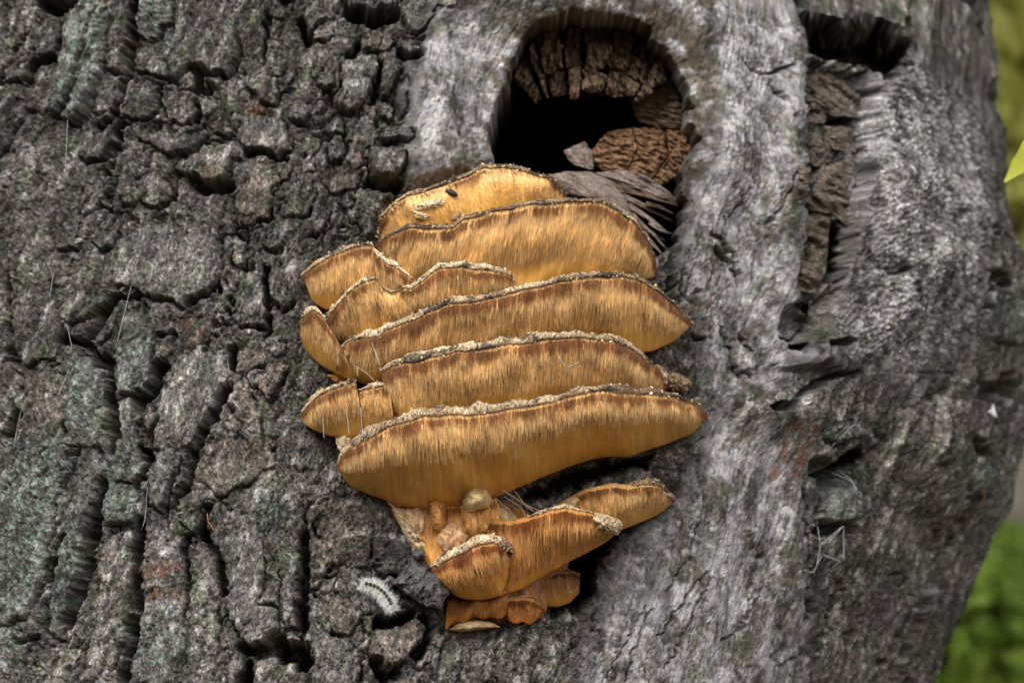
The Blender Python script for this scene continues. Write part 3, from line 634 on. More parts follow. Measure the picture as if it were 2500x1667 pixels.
TINT = {'green': (0.20, 0.22, 0.19), 'brown': (0.21, 0.150, 0.120), 'dark': (0.105, 0.105, 0.10), 'red': (0.28, 0.12, 0.07), 'pale': (0.29, 0.275, 0.26)}
for i, t in tints.items():
    s = pid == i
    if not s.any(): continue
    g = 0.82 + 0.4 * _rnd[(i * 91) & 4095]
    base[s] *= g
    if t: base[s] = base[s] * 0.65 + 0.35 * np.array(TINT[t], np.float32) * (0.75 + 0.5 * np.clip(n2[s] + 0.5, 0, 1))[:, None]
base *= (0.88 + 0.26 * _rnd[(cid * 57) & 4095])[..., None]
mR = mask_of(RED, 14); base = mixc(base, 0.75 * mR * sstep(-0.5, 0.4, n1 + 0.3 * n2), (0.27, 0.135, 0.085))
mV = mask_of(GREEN, 40); base = mixc(base, 0.75 * mV * sstep(-0.15, 0.55, n2 + 0.5 * n1), (0.235, 0.315, 0.265))
moss = sstep(0.55, 0.95, fbm(au / 26, av / 34, 141, 3)) * (1 - 0.6 * mS); base = mixc(base, 0.55 * moss, (0.085, 0.115, 0.045))
hollow_dark = hollow * sstep(0.3, 1.0, hollow); base = mixc(base, 0.95 * hollow_dark, (0.035, 0.022, 0.015))  # dark rotten-wood colour that also paints in the blackness of the hollows
ring = mask_of([V('P', [(1150, 60), (1300, 0), (1480, 10), (1600, 120), (1620, 260), (1600, 420), (1520, 560), (1440, 470), (1100, 410), (1120, 240)])], 30) * (1 - hollow)
base = mixc(base, 0.8 * ring * sstep(-0.8, 0.3, n1), (0.125, 0.095, 0.06))
mot = (0.42 - 0.26 * mS) * fbm(wu / 9, wv / 20, 151, 3) + 0.34 * fbm(au / 34, av / 34, 155, 2) + 0.30 * fbm(gu / 70, gv / 200, 157, 3) + 0.10 * rough * wr
base = base * np.exp(mot * (0.95 + 0.35 * mS + 0.55 * mG))[..., None] * np.array([0.675, 0.70, 0.735], np.float32)
lum = base.mean(-1); base = np.clip(base * np.clip(lum / 0.145, 0.2, 4)[..., None] ** 0.36, 0.012, 0.50)
GR = np.stack([(gu * (1 - rough) + wu * rough) * PX * 1000, (gv * (1 - rough) + wv * rough) * PX * 1000, H * PX * 1000], -1).astype(np.float32)

# ---- split the one surface into the trunk and its bark plates
TREE = thing("tree", "huge old tree with rugged grey bark, a black knot hole and a deep side fissure", "tree", (AX, AY, 0.0))
quads = grid_quads(NR, NC, True)
pf = pid.ravel()
fp = pf[quads]
fid = np.where((fp == fp[:, :1]).all(1), fp[:, 0], 0)
ids, cnt = np.unique(fid, return_counts=True)
fill = [(c, i) for i, c in zip(ids, cnt) if i >= 1000]
fill = sorted(fill, reverse=True)[:max(0, 285 - len(PL))]
keep_ids = set(i for c, i in fill if c > 500) | set(i for i, c in zip(ids, cnt) if 0 < i < 1000 and c > 60)
fid = np.where(np.isin(fid, list(keep_ids)), fid, 0)
tmp = np.zeros(NR * NC, np.int32)
for u in keep_ids:                                   # a plate is one piece: stray bits go back to the trunk
    fi = np.nonzero(fid == u)[0]; q = quads[fi]; vi, inv = np.unique(q, return_inverse=True); inv = inv.reshape(-1, 4)
    lab = np.arange(len(vi))
    while True:
        m_ = lab[inv].min(1); new = lab.copy(); np.minimum.at(new, inv.ravel(), np.repeat(m_, 4)); new = new[new]
        if (new == lab).all(): break
        lab = new
    fl_ = lab[inv[:, 0]]; u_, c_ = np.unique(fl_, return_counts=True)
    if len(u_) > 1: fid[fi[fl_ != u_[c_.argmax()]]] = 0
order = np.argsort(fid, kind='stable'); fs = fid[order]
starts = np.searchsorted(fs, np.unique(fs)); uids = np.unique(fs); ends = np.append(starts[1:], len(fs))
PVf = PV.reshape(-1, 3); bf = base.reshape(-1, 3); gf = GR.reshape(-1, 3)
remap = np.zeros(len(PVf), np.int32); sof = (0.6 * mS).ravel()
for u, a, b in zip(uids, starts, ends):
    q = quads[order[a:b]]
    vi = np.unique(q); remap[vi] = np.arange(len(vi))
    mesh_obj("trunk" if u == 0 else "bark_plate", PVf[vi], remap[q], None, M_BARK, TREE, None, bf[vi], gf[vi], soft=sof[vi])

# ---- depth of the finished bark under any pixel
CELL = 4; BW, BH = 2600 // CELL, 1800 // CELL
sxv, syv, _ = project(PV.astype(float))
ok = front & (sxv > -40) & (sxv < 2540) & (syv > -40) & (syv < 1740)
bi = ((syv[ok] + 50) / CELL).astype(int) * BW + ((sxv[ok] + 50) / CELL).astype(int)
FRONT = np.full(BW * BH, 9.0); np.minimum.at(FRONT, bi, PV[..., 1][ok])
def bark_y(sx, sy):
    k = int((sy + 50) / CELL) * BW + int((sx + 50) / CELL)
    v = FRONT[max(0, min(k, BW * BH - 1))]
    return v if v < 5 else float(base_y(sx, sy))

# ================================================================== THE TOOTH FUNGUS: one cluster, its shelves as parts
FUN = thing("tooth_fungus", "golden brown shelving tooth fungus with stacked pale-rimmed caps growing below the knot hole", "fungus", tuple(at_y(np.array(1230.0), np.array(980.0), np.array(0.0))))
SUBM = 1.0 / 0.9408
def prot(sx, sy, p):                                # a point p metres proud of the trunk under a pixel
    return at_y(sx, sy, base_y(sx, sy) - p)
FC = {'dark': np.array([0.10, 0.038, 0.012]), 'tan': np.array([0.70, 0.425, 0.16]), 'ochre': np.array([0.63, 0.325, 0.07]), 'gold': np.array([0.47, 0.235, 0.048]), 'pale': np.array([0.82, 0.63, 0.36]), 'honey': np.array([0.64, 0.36, 0.085])}
def blend(v, stops):
    x = [a for a, _ in stops]; c = np.array([b for _, b in stops])
    return np.stack([np.interp(v, x, c[:, k]) for k in range(3)], -1)
_fr = np.random.RandomState(21)
SEEDN = [0]

def shelf(rim, bot, pT, pB, rim_w=7.5, teeth=6000, tlen=(0.005, 0.012), crust='mid', bulge=0.006, darkness=1.0, tooth_to=0.72, gold=1.0, rim_range=(0, 1), view='P', tone=(1, 1, 1), grainy=0.0, smooth_from=0.4):
    """a shelf: fleshy body whose front face hangs in teeth (mesh 'shelf'), with sub-parts 'cap' (crusted rim and top) and 'teeth'"""
    SEEDN[0] += 1; sd = 200 + 9 * SEEDN[0]
    R = np.array(V(view, rim)); Bt = np.array(V(view, bot))
    L = np.linalg.norm(np.diff(R, axis=0), axis=1).sum()
    n = int(max(24, L / 3.2)); m = int(max(14, np.abs(Bt[:, 1].mean() - R[:, 1].mean()) / 4.0))
    R = resample(R, n, 3); Bt = resample(Bt, n, 6)
    s = np.linspace(0, 1, n); al = s * L                     # along the rim in photo px
    R[:, 1] += 3.0 * fbm(al / 55, al * 0 + sd, sd, 2) + 0.6 * pn(al / 9, al * 0 + sd, sd + 2); R[:, 0] += 1.5 * fbm(al / 30, al * 0 + sd, sd + 3, 2)
    pt = np.interp(s, [a for a, _ in pT], [b for _, b in pT]); pb = np.interp(s, [a for a, _ in pB], [b for _, b in pB])
    k = np.ones(9) / 9
    if n > 40:
        pt = np.convolve(np.pad(pt, 4, 'edge'), k, 'valid'); pb = np.convolve(np.pad(pb, 4, 'edge'), k, 'valid')
    pt = pt + 0.0022 * fbm(al / 60, al * 0, sd + 5, 2) * np.minimum(1, pt / 0.02)
    # --- the face
    v = np.linspace(0, 1, m)[:, None]
    X = R[None, :, 0] * (1 - v) + Bt[None, :, 0] * v; Y = R[None, :, 1] * (1 - v) + Bt[None, :, 1] * v
    P = pt[None] + (pb - pt)[None] * (0.25 * v + 0.75 * v ** 2) + bulge * np.sin(np.pi * v ** 0.7) * np.minimum(1, pt[None] / 0.03)
    A2 = np.broadcast_to(al[None], X.shape); VV = np.broadcast_to(v, X.shape); down = Y - R[None, :, 1]
    smv = 1 - 0.85 * sstep(smooth_from, smooth_from + 0.3, VV)
    P = P + (0.0046 * pn(A2 / 85, down / 110, sd + 6) + 0.0016 * pn(A2 / 30, down / 130, sd + 9)) * sstep(0, 0.3, VV) * np.minimum(1, pt[None] / 0.02) + (0.0006 * pn(A2 / 9, down / 140, sd + 7) + 0.0006 * pn(A2 / 4.2, down / 80, sd + 8)) * smv
    F = prot(X, Y, P)
    bk = prot(Bt[:, 0], Bt[:, 1] - 4, np.full(n, -0.012)); bk2 = prot(R[:, 0], R[:, 1] + 3, np.full(n, -0.012))
    bk[:, 2] = np.minimum(bk[:, 2], F[-1][:, 2] + 0.01)
    lip = prot(R[:, 0], R[:, 1] - 1, pt - 0.001)
    rows = np.concatenate([bk2[None], lip[None], F, bk[None]], 0)
    vv = np.concatenate([np.zeros((2, n)), VV, np.ones((1, n))]); aa = np.broadcast_to(al[None], vv.shape); dd = np.concatenate([np.zeros((2, n)), down, down[-1:]])
    st = pn(aa / 7, dd / 90, sd + 11) + 0.6 * pn(aa / 3.1, dd / 50, sd + 12); lw = fbm(aa / 60, dd / 50, sd + 13, 3)
    v2 = vv + 0.05 * st + 0.08 * lw
    fc = blend(v2, [(0.0, FC['tan'] * 0.92), (0.2, FC['tan']), (0.42, FC['ochre'] * 1.05), (0.68, FC['honey'] * gold), (0.88, FC['honey'] * gold), (1.0, FC['ochre'] * gold)])
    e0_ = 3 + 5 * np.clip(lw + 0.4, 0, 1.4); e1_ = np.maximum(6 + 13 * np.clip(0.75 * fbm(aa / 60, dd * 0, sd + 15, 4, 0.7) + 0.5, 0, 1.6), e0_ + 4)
    stain_shade = 1 - sstep(e0_, e1_, dd + 4.5 * st)   # rusty staining under the rim, doubling as painted shadow there
    rust = np.array([0.36, 0.14, 0.035]); stain_shade = stain_shade * darkness
    fc = fc * (1 - 0.85 * stain_shade[..., None]) + (rust * (1 - sstep(0.4, 1, stain_shade))[..., None] + FC['dark'] * 0.8 * sstep(0.4, 1, stain_shade)[..., None]) * 0.85 * stain_shade[..., None]
    sm = sstep(smooth_from, smooth_from + 0.3, vv + 0.12 * lw)                # lower down the tooth tips close to a smooth skin
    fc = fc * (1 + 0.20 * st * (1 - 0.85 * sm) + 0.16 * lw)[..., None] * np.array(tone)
    if grainy:
        gn = fbm(aa / 6, dd / 7, sd + 16, 3); fc = fc * (1 - grainy * 0.5 * (gn < 0)[..., None] * 0) * np.exp(0.45 * grainy * gn)[..., None]
        fc = fc * (1 - grainy * 0.6 * sstep(0.3, 0.8, gn)[..., None]) + FC['pale'] * grainy * 0.6 * sstep(0.3, 0.8, gn)[..., None]
    pal = sstep(0.45, 1.1, fbm(aa / 45, dd / 70, sd + 14, 3)) * sstep(0.05, 0.2, vv) * (1 - sstep(0.55, 0.9, vv))
    fc = fc * (1 - 0.5 * pal[..., None]) + 0.5 * pal[..., None] * FC['pale']
    endd = (1 - sstep(0.0, 0.05, s)) + sstep(0.95, 1.0, s)
    fc = fc * (1 - 0.5 * (endd * darkness)[None, :, None] * (1 - 0.4 * vv[..., None]))
    gr = np.stack([aa * PX * 1000, dd * PX * 1000, vv * 0 + sd], -1)
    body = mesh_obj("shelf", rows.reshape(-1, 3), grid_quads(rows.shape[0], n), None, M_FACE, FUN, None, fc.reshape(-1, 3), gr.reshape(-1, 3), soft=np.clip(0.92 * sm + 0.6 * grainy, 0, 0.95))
    # --- the crusted cap edge and the cap's upper side running back to the bark
    i0, i1 = int(rim_range[0] * (n - 1)), int(rim_range[1] * (n - 1)) + 1
    Rr, pr, ar = R[i0:i1], pt[i0:i1], al[i0:i1]; nn = i1 - i0
    taper = np.minimum(1, np.minimum(np.arange(nn), np.arange(nn)[::-1]) / 14 + 0.25)
    rw = 0.8 * rim_w * taper * ((1.3 - 0.6 * ar / L) if crust == 'mid' else 1.0) * np.clip(1.0 + (0.7 if rim_w < 15 else 0.25) * fbm(ar / 70, ar * 0, sd + 21, 3), 0.4, 1.8)
    ang = np.radians([-115, -80, -45, -15, 12, 40, 66, 92])
    CXs, CYs, CP = [], [], []
    for j, a in enumerate(ang):
        rr2 = rw + 1.5 * fbm(ar / 8 + 7 * j, ar * 0 + j * 3.1, sd + 22, 2)
        CXs.append(Rr[:, 0] + 0.6 * pn(ar / 5, ar * 0 + j, sd + 24)); CYs.append(Rr[:, 1] - rw * 0.55 - rr2 * np.sin(a)); CP.append(pr + 0.0008 + (rr2 * np.cos(a)) * PX * 0.85)
    cap = prot(np.array(CXs), np.array(CYs), np.array(CP))
    top = cap[-1]; back = []
    for f in (0.25, 0.6, 1.0):
        p = pr * (1 - f) - 0.02 * f
        q = top.copy(); q[:, 1] = top[:, 1] + (pr - p) ; q[:, 2] = top[:, 2] + 0.06 * (pr - p) + 0.0012 * fbm(ar / 14, ar * 0 + f * 9, sd + 25, 2)
        back.append(q)
    capv = np.concatenate([cap, np.array(back)], 0); nrw = capv.shape[0]
    ca = np.broadcast_to(ar[None], (nrw, nn)); cj = np.broadcast_to(np.arange(nrw)[:, None] * 3.0, (nrw, nn))
    ln = fbm(ca / 90, cj / 30, sd + 26, 3); fn = pn(ca / 6, cj / 4, sd + 27)
    cream = np.array([0.74, 0.58, 0.38]); brown = np.array([0.20, 0.13, 0.075]); black = np.array([0.035, 0.032, 0.03])
    wb = {'light': (-0.15, 0.55), 'mid': (0.25, 0.35), 'brown': (0.8, 0.35), 'dark': (0.8, 0.75)}[crust]
    sx_ = (ar / max(L, 1))[None] if crust == 'mid' else 0
    wbr = np.clip(wb[0] + 0.7 * ln + (0.75 * sx_ - 0.25 if crust == 'mid' else 0) + 0.25 * fn, 0, 1)
    wbk = sstep(wb[1] - 0.2 if crust != 'dark' else 0.0, wb[1] + 0.02 if crust != 'dark' else 0.5, fbm(ca / 55, cj / 20, sd + 28, 3) + 0.15 * fn)
    cc = cream * (1 - wbr[..., None]) + brown * wbr[..., None]; cc = cc * (1 - 0.85 * wbk[..., None]) + black * 0.85 * wbk[..., None]
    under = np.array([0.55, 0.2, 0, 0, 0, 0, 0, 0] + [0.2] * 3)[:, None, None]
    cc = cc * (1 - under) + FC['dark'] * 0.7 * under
    cg = np.stack([ca * PX * 1000, cj * PX * 1000 + sd, capv[..., 1] * 1000], -1)
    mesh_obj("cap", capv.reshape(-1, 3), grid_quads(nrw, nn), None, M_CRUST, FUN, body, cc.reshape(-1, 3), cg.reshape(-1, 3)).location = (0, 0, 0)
    # --- crumbs and frayed bits along the rim
    C = int(L / 2.1 * (rim_range[1] - rim_range[0]))
    if rim_w > 3 and C > 20:
        i_ = _fr.randint(0, nn, C); j_ = _fr.randint(0, 8, C); ctr = cap[j_, i_] + 0.0004 * _fr.randn(C, 3)
        sz = (0.00022 + 0.0006 * _fr.rand(C) ** 2)[:, None, None]
        tet = np.array([[1, 1, 1], [1, -1, -1], [-1, 1, -1], [-1, -1, 1]], float)[None] + 0.5 * _fr.randn(C, 4, 3)
        vt = ctr[:, None] + tet * sz; ix = np.arange(C)[:, None] * 4
        tr = np.concatenate([ix + [0, 1, 2], ix + [0, 3, 1], ix + [0, 2, 3], ix + [1, 3, 2]])
        pick = _fr.rand(C)[:, None]; cm = np.where(pick < 0.45, cream * 0.9, np.where(pick < 0.75, brown, black * 1.6)) * (0.7 + 0.6 * _fr.rand(C)[:, None])
        t = mesh_obj("crumbs", vt.reshape(-1, 3), None, tr, M_TOOTH, FUN, body, np.repeat(cm, 4, 0), np.repeat(ctr * 1000, 4, 0), smooth=False); t.location = (0, 0, 0); t["kind"] = "stuff"
    # --- the teeth: thin hanging spines, thousands to a shelf
    if teeth:
        T = int(teeth * 1.7 * L / 800)
        a = _fr.rand(T); b = _fr.rand(T) ** 1.25 * min(tooth_to, smooth_from + 0.22)
        b = np.where(_fr.rand(T) < 0.17, 0.06 * _fr.rand(T), b)
        ia = a * (n - 1); ib = b * (m - 1); i0_ = ia.astype(int); j0_ = ib.astype(int)
        i1_ = np.minimum(i0_ + 1, n - 1); j1_ = np.minimum(j0_ + 1, m - 1); fa = (ia - i0_)[:, None]; fb = (ib - j0_)[:, None]
        root = (F[j0_, i0_] * (1 - fa) + F[j0_, i1_] * fa) * (1 - fb) + (F[j1_, i0_] * (1 - fa) + F[j1_, i1_] * fa) * fb
        hgt = np.abs(F[0, i0_, 2] - F[-1, i0_, 2])
        tng = F[j1_ , i0_] - F[np.maximum(j0_ - 1, 0), i0_]; tng /= np.linalg.norm(tng, axis=1)[:, None] + 1e-9
        ln_ = (tlen[0] + (tlen[1] - tlen[0]) * _fr.rand(T)) * (1 - 0.55 * b); ln_ = np.minimum(ln_, 0.35 * hgt + 0.001)
        cl = pn(a * L / 16, b * 3, sd + 31)                  # teeth lean together in clumps
        dr = tng * 0.85 + np.stack([0.05 * cl + 0.03 * _fr.randn(T), -0.06 - 0.05 * np.abs(_fr.randn(T)), -0.35 + 0.05 * _fr.randn(T)], -1)
        dr /= np.linalg.norm(dr, axis=1)[:, None]
        wd = 0.00020 + 0.00020 * _fr.rand(T)
        r0 = root + np.array([0, 0.0005, 0])
        vt = np.stack([r0 + np.stack([-wd, wd * 0.2, 0 * wd], -1), r0 + np.stack([wd, wd * 0.2, 0 * wd], -1), r0 + np.stack([0 * wd, -wd * 1.1, 0 * wd], -1), root + dr * ln_[:, None]], 1)
        idx = np.arange(T)[:, None] * 4
        tr = np.concatenate([idx + [0, 3, 2], idx + [2, 3, 1], idx + [1, 3, 0]])
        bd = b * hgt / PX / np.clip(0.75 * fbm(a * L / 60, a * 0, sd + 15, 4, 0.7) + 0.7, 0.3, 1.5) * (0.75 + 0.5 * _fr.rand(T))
        bs = blend(bd, [(0, FC['dark'] * 1.0), (5, np.array([0.15, 0.05, 0.013])), (11, np.array([0.36, 0.15, 0.04])), (20, FC['tan'] * 0.98), (90, FC['ochre'] * 1.05), (200, FC['gold'])]) * np.array(tone)  # teeth near the rim repeat the rusty staining and its painted shadow
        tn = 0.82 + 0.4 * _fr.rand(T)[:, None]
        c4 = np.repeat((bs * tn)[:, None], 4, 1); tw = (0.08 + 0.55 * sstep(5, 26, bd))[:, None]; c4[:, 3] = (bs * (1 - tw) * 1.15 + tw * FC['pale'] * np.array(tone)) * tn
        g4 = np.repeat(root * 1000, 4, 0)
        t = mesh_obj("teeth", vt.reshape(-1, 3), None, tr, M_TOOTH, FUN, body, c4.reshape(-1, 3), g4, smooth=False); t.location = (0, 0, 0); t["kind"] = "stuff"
    return body

def hill(p, a=0.12, e=0.008, b=0.88, e2=0.008):
    return [(0, e), (a * 0.5, e + (p - e) * 0.55), (a, e + (p - e) * 0.8), (0.5, p), (b, e2 + (p - e2) * 0.8), (1 - (1 - b) * 0.5, e2 + (p - e2) * 0.5), (1, e2)]

# A topmost, thin and worn
shelf([(868, 545), (872, 502), (900, 472), (935, 448), (985, 436), (1030, 420), (1075, 404), (1110, 383), (1150, 382), (1200, 392), (1260, 410), (1302, 446)],
      [(872, 560), (885, 560), (920, 555), (960, 550), (1000, 540), (1050, 530), (1090, 510), (1130, 500), (1180, 490), (1230, 480), (1270, 468), (1300, 458)],
      hill(0.034, 0.15, 0.004), hill(0.026, 0.15, 0.002), 6, 4200, (0.002, 0.005), 'brown', 0.003, 0.5, 1.0, 1.2, grainy=1.0)
# B broad upper shelf
shelf([(862, 560), (905, 537), (940, 520), (985, 524), (1040, 522), (1062, 502), (1110, 492), (1150, 482), (1200, 470), (1300, 462), (1380, 463), (1420, 482), (1460, 512), (1488, 552), (1506, 600), (1512, 625)],
      [(868, 575), (900, 625), (940, 668), (985, 680), (1040, 690), (1090, 690), (1140, 690), (1190, 685), (1250, 670), (1310, 660), (1370, 655), (1420, 652), (1460, 648), (1485, 642), (1500, 636), (1510, 630)],
      hill(0.058, 0.12, 0.006, 0.84), hill(0.034, 0.12, 0.002, 0.84, 0.002), 6, 7000, (0.006, 0.013), 'dark')
# C left upper wing
shelf([(690, 634), (720, 612), (750, 592), (790, 574), (842, 560), (856, 562)], [(706, 655), (716, 692), (748, 712), (790, 712), (840, 705), (868, 700)],
      [(0, 0.008), (0.3, 0.03), (0.7, 0.045), (1, 0.045)], [(0, 0.002), (0.5, 0.022), (1, 0.03)], 6, 6500, (0.005, 0.011), 'mid')
# the pale folded edge dropping between the wing and the middle shelf
shelf([(846, 558), (860, 582), (885, 600), (912, 614), (934, 630), (950, 642)], [(862, 700), (880, 712), (900, 716), (925, 716), (945, 712), (965, 706)],
      [(0, 0.040), (0.5, 0.054), (1, 0.056)], [(0, 0.028), (1, 0.038)], 9, 6500, (0.005, 0.012), 'light')
# D middle shelf
shelf([(922, 660), (945, 664), (965, 648), (985, 630), (1010, 614), (1060, 611), (1110, 617), (1150, 624), (1176, 632)], [(912, 720), (945, 735), (980, 735), (1010, 730), (1050, 720), (1090, 712), (1130, 704), (1160, 694), (1188, 680)],
      [(0, 0.062), (0.5, 0.072), (0.85, 0.066), (1, 0.052)], [(0, 0.045), (0.5, 0.05), (1, 0.042)], 9, 6500, (0.005, 0.011), 'light')
# E middle left shelf
shelf([(742, 742), (758, 716), (778, 695), (802, 668), (830, 648), (862, 638)], [(748, 790), (775, 800), (805, 796), (840, 788), (880, 780), (915, 768)],
      [(0, 0.02), (0.3, 0.045), (1, 0.062)], [(0, 0.012), (0.5, 0.035), (1, 0.046)], 7.5, 6500, (0.005, 0.011), 'light')
shelf([(866, 640), (878, 662), (900, 672), (926, 662)], [(880, 778), (900, 775), (930, 762), (965, 745)],
      [(0, 0.060), (1, 0.062)], [(0, 0.046), (1, 0.048)], 2.5, 3500, (0.004, 0.009), 'light')
# F long shelf, with its left lobe
shelf([(780, 800), (800, 784), (840, 771), (872, 769), (885, 757), (920, 743), (960, 728), (1000, 708), (1040, 694), (1080, 692), (1120, 685), (1180, 669), (1240, 654), (1300, 642), (1360, 634), (1420, 632), (1470, 642), (1510, 667), (1550, 702), (1590, 742)],
      [(770, 852), (800, 872), (840, 884), (870, 880), (900, 868), (940, 856), (980, 848), (1020, 840), (1070, 832), (1120, 824), (1180, 818), (1240, 812), (1300, 806), (1360, 804), (1420, 808), (1460, 812), (1500, 806), (1540, 788), (1570, 768), (1588, 748)],
      [(0, 0.045), (0.1, 0.068), (0.3, 0.082), (0.6, 0.085), (0.8, 0.07), (0.92, 0.04), (1, 0.008)], [(0, 0.02), (0.15, 0.042), (0.5, 0.052), (0.8, 0.04), (0.93, 0.015), (1, 0.002)], 9.0, 7500, (0.006, 0.013), 'mid')
shelf([(688, 748), (694, 728), (708, 716), (722, 710), (738, 722), (750, 738), (768, 770), (786, 800)], [(690, 775), (700, 800), (718, 822), (738, 840), (760, 852), (780, 862), (800, 870), (820, 876)],
      [(0, 0.012), (0.3, 0.034), (0.7, 0.042), (1, 0.052)], [(0, 0.002), (0.4, 0.008), (1, 0.022)], 8, 6000, (0.004, 0.009), 'light', rim_range=(0, 0.55))
# H
shelf([(875, 852), (900, 837), (950, 828), (1000, 815), (1050, 805), (1120, 797), (1180, 787), (1240, 780), (1300, 773), (1360, 774), (1420, 784), (1460, 802), (1490, 832), (1518, 852), (1532, 882)],
      [(905, 968), (930, 978), (970, 976), (1020, 968), (1070, 962), (1120, 956), (1180, 948), (1240, 938), (1300, 926), (1350, 918), (1400, 914), (1450, 912), (1490, 908), (1515, 902), (1534, 896)],
      [(0, 0.064), (0.15, 0.08), (0.5, 0.09), (0.78, 0.075), (0.9, 0.05), (1, 0.01)], [(0, 0.05), (0.5, 0.058), (0.85, 0.04), (1, 0.004)], 11.5, 7500, (0.006, 0.013), 'mid', rim_range=(0, 0.92))
# I left lower wing
shelf([(690, 948), (708, 928), (730, 908), (760, 893), (790, 880), (816, 870)], [(698, 975), (722, 988), (755, 1000), (785, 1004), (815, 1004), (838, 998)],
      [(0, 0.006), (0.3, 0.032), (1, 0.055)], [(0, 0.002), (0.5, 0.022), (1, 0.036)], 8, 6500, (0.004, 0.010), 'mid')
shelf([(824, 896), (842, 890), (866, 886), (892, 882)], [(838, 1000), (862, 1000), (885, 994), (908, 984)], [(0, 0.052), (1, 0.066)], [(0, 0.036), (1, 0.046)], 8, 6000, (0.004, 0.009), 'light')
# J the great lower shelf
shelf([(774, 1068), (786, 1044), (808, 1026), (835, 1010), (872, 990), (912, 968), (960, 958), (1020, 949), (1080, 948), (1140, 943), (1200, 933), (1260, 922), (1310, 908), (1350, 897), (1400, 896), (1450, 903), (1500, 903), (1550, 912), (1600, 930), (1625, 954)],
      [(778, 1082), (800, 1112), (825, 1126), (855, 1138), (890, 1150), (930, 1162), (970, 1172), (1020, 1176), (1070, 1170), (1120, 1150), (1180, 1124), (1240, 1098), (1300, 1074), (1360, 1054), (1400, 1048), (1440, 1050), (1480, 1036), (1530, 1020), (1590, 996), (1622, 962)],
      [(0, 0.012), (0.06, 0.045), (0.2, 0.085), (0.5, 0.1), (0.75, 0.09), (0.9, 0.055), (0.97, 0.025), (1, 0.008)], [(0, 0.002), (0.2, 0.012), (0.5, 0.025), (0.8, 0.02), (1, 0.002)], 13, 7000, (0.005, 0.012), 'mid', 0.012, tooth_to=0.42, gold=0.95, smooth_from=0.24)
# pale flesh between the wing and the great shelf
shelf([(765, 992), (785, 1000), (812, 1004), (840, 1002)], [(782, 1040), (800, 1036), (825, 1026), (848, 1012)], [(0, 0.012), (1, 0.03)], [(0, 0.012), (1, 0.035)], 2, 0, crust='light')
# body below the great shelf
shelf([(888, 1152), (930, 1156), (980, 1158), (1040, 1158), (1100, 1150), (1140, 1142)], [(930, 1222), (952, 1268), (978, 1300), (1010, 1318), (1050, 1332), (1090, 1330), (1140, 1320), (1165, 1300)],
      [(0, 0.004), (0.4, 0.020), (1, 0.026)], [(0, 0.002), (0.3, 0.014), (0.6, 0.028), (1, 0.034)], 2, 3500, (0.004, 0.010), 'light', 0.006, 0.3, tone=(0.98, 0.84, 0.78), grainy=0.35)
# O right small shelf
shelf([(1290, 1162), (1320, 1140), (1350, 1120), (1400, 1112), (1440, 1112), (1480, 1110), (1510, 1116), (1536, 1132), (1550, 1146)], [(1300, 1205), (1330, 1222), (1370, 1226), (1410, 1222), (1440, 1212), (1470, 1200), (1500, 1188), (1530, 1168), (1548, 1152)],
      [(0, 0.02), (0.4, 0.045), (0.8, 0.045), (1, 0.012)], [(0, 0.012), (0.5, 0.02), (1, 0.002)], 9, 5000, (0.005, 0.010), 'brown', rim_range=(0.62, 1), darkness=0.15, smooth_from=0.4)
# N small shelf in front
shelf([(1120, 1190), (1170, 1196), (1220, 1184), (1262, 1170), (1300, 1166), (1340, 1172), (1380, 1186), (1415, 1198), (1426, 1206)], [(1120, 1362), (1160, 1364), (1200, 1352), (1235, 1330), (1270, 1310), (1310, 1288), (1350, 1268), (1390, 1246), (1418, 1222)],
      [(0, 0.035), (0.4, 0.058), (0.8, 0.064), (1, 0.052)], [(0, 0.022), (0.5, 0.026), (0.85, 0.03), (1, 0.036)], 5, 5500, (0.006, 0.014), 'light', 0.006, 0.4, 0.85, rim_range=(0.3, 1), smooth_from=0.6, tone=(0.9, 0.74, 0.6))
# M lower left cap
shelf([(988, 1302), (1015, 1288), (1040, 1276), (1070, 1262), (1100, 1246), (1135, 1242), (1160, 1252), (1174, 1268)], [(1026, 1352), (1045, 1368), (1070, 1376), (1100, 1378), (1130, 1374), (1150, 1366), (1162, 1340), (1172, 1285)],
      [(0, 0.028), (0.5, 0.058), (0.9, 0.062), (1, 0.055)], [(0, 0.015), (0.5, 0.032), (1, 0.045)], 16, 6000, (0.005, 0.012), 'light', 0.006, tone=(0.9, 0.74, 0.6))
# lowest pieces
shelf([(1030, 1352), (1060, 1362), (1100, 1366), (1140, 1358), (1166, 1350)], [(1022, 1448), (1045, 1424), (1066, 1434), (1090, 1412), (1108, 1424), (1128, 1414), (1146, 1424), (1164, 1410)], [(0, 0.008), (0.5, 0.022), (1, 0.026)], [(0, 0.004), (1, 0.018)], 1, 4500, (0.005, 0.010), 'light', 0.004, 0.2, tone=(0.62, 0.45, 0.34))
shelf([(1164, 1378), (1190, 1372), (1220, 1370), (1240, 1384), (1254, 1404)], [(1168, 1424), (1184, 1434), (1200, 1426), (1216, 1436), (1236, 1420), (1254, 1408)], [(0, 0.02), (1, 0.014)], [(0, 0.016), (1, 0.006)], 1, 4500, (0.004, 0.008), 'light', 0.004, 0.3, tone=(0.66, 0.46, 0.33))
shelf([(1212, 1338), (1240, 1318), (1270, 1310), (1310, 1308), (1332, 1318)], [(1228, 1378), (1250, 1392), (1280, 1394), (1310, 1384), (1330, 1362)], [(0, 0.006), (1, 0.0)], [(0, 0.0), (1, -0.004)], 3, 3000, (0.003, 0.006), 'dark', 0.004, 0.5, tone=(0.42, 0.34, 0.28))

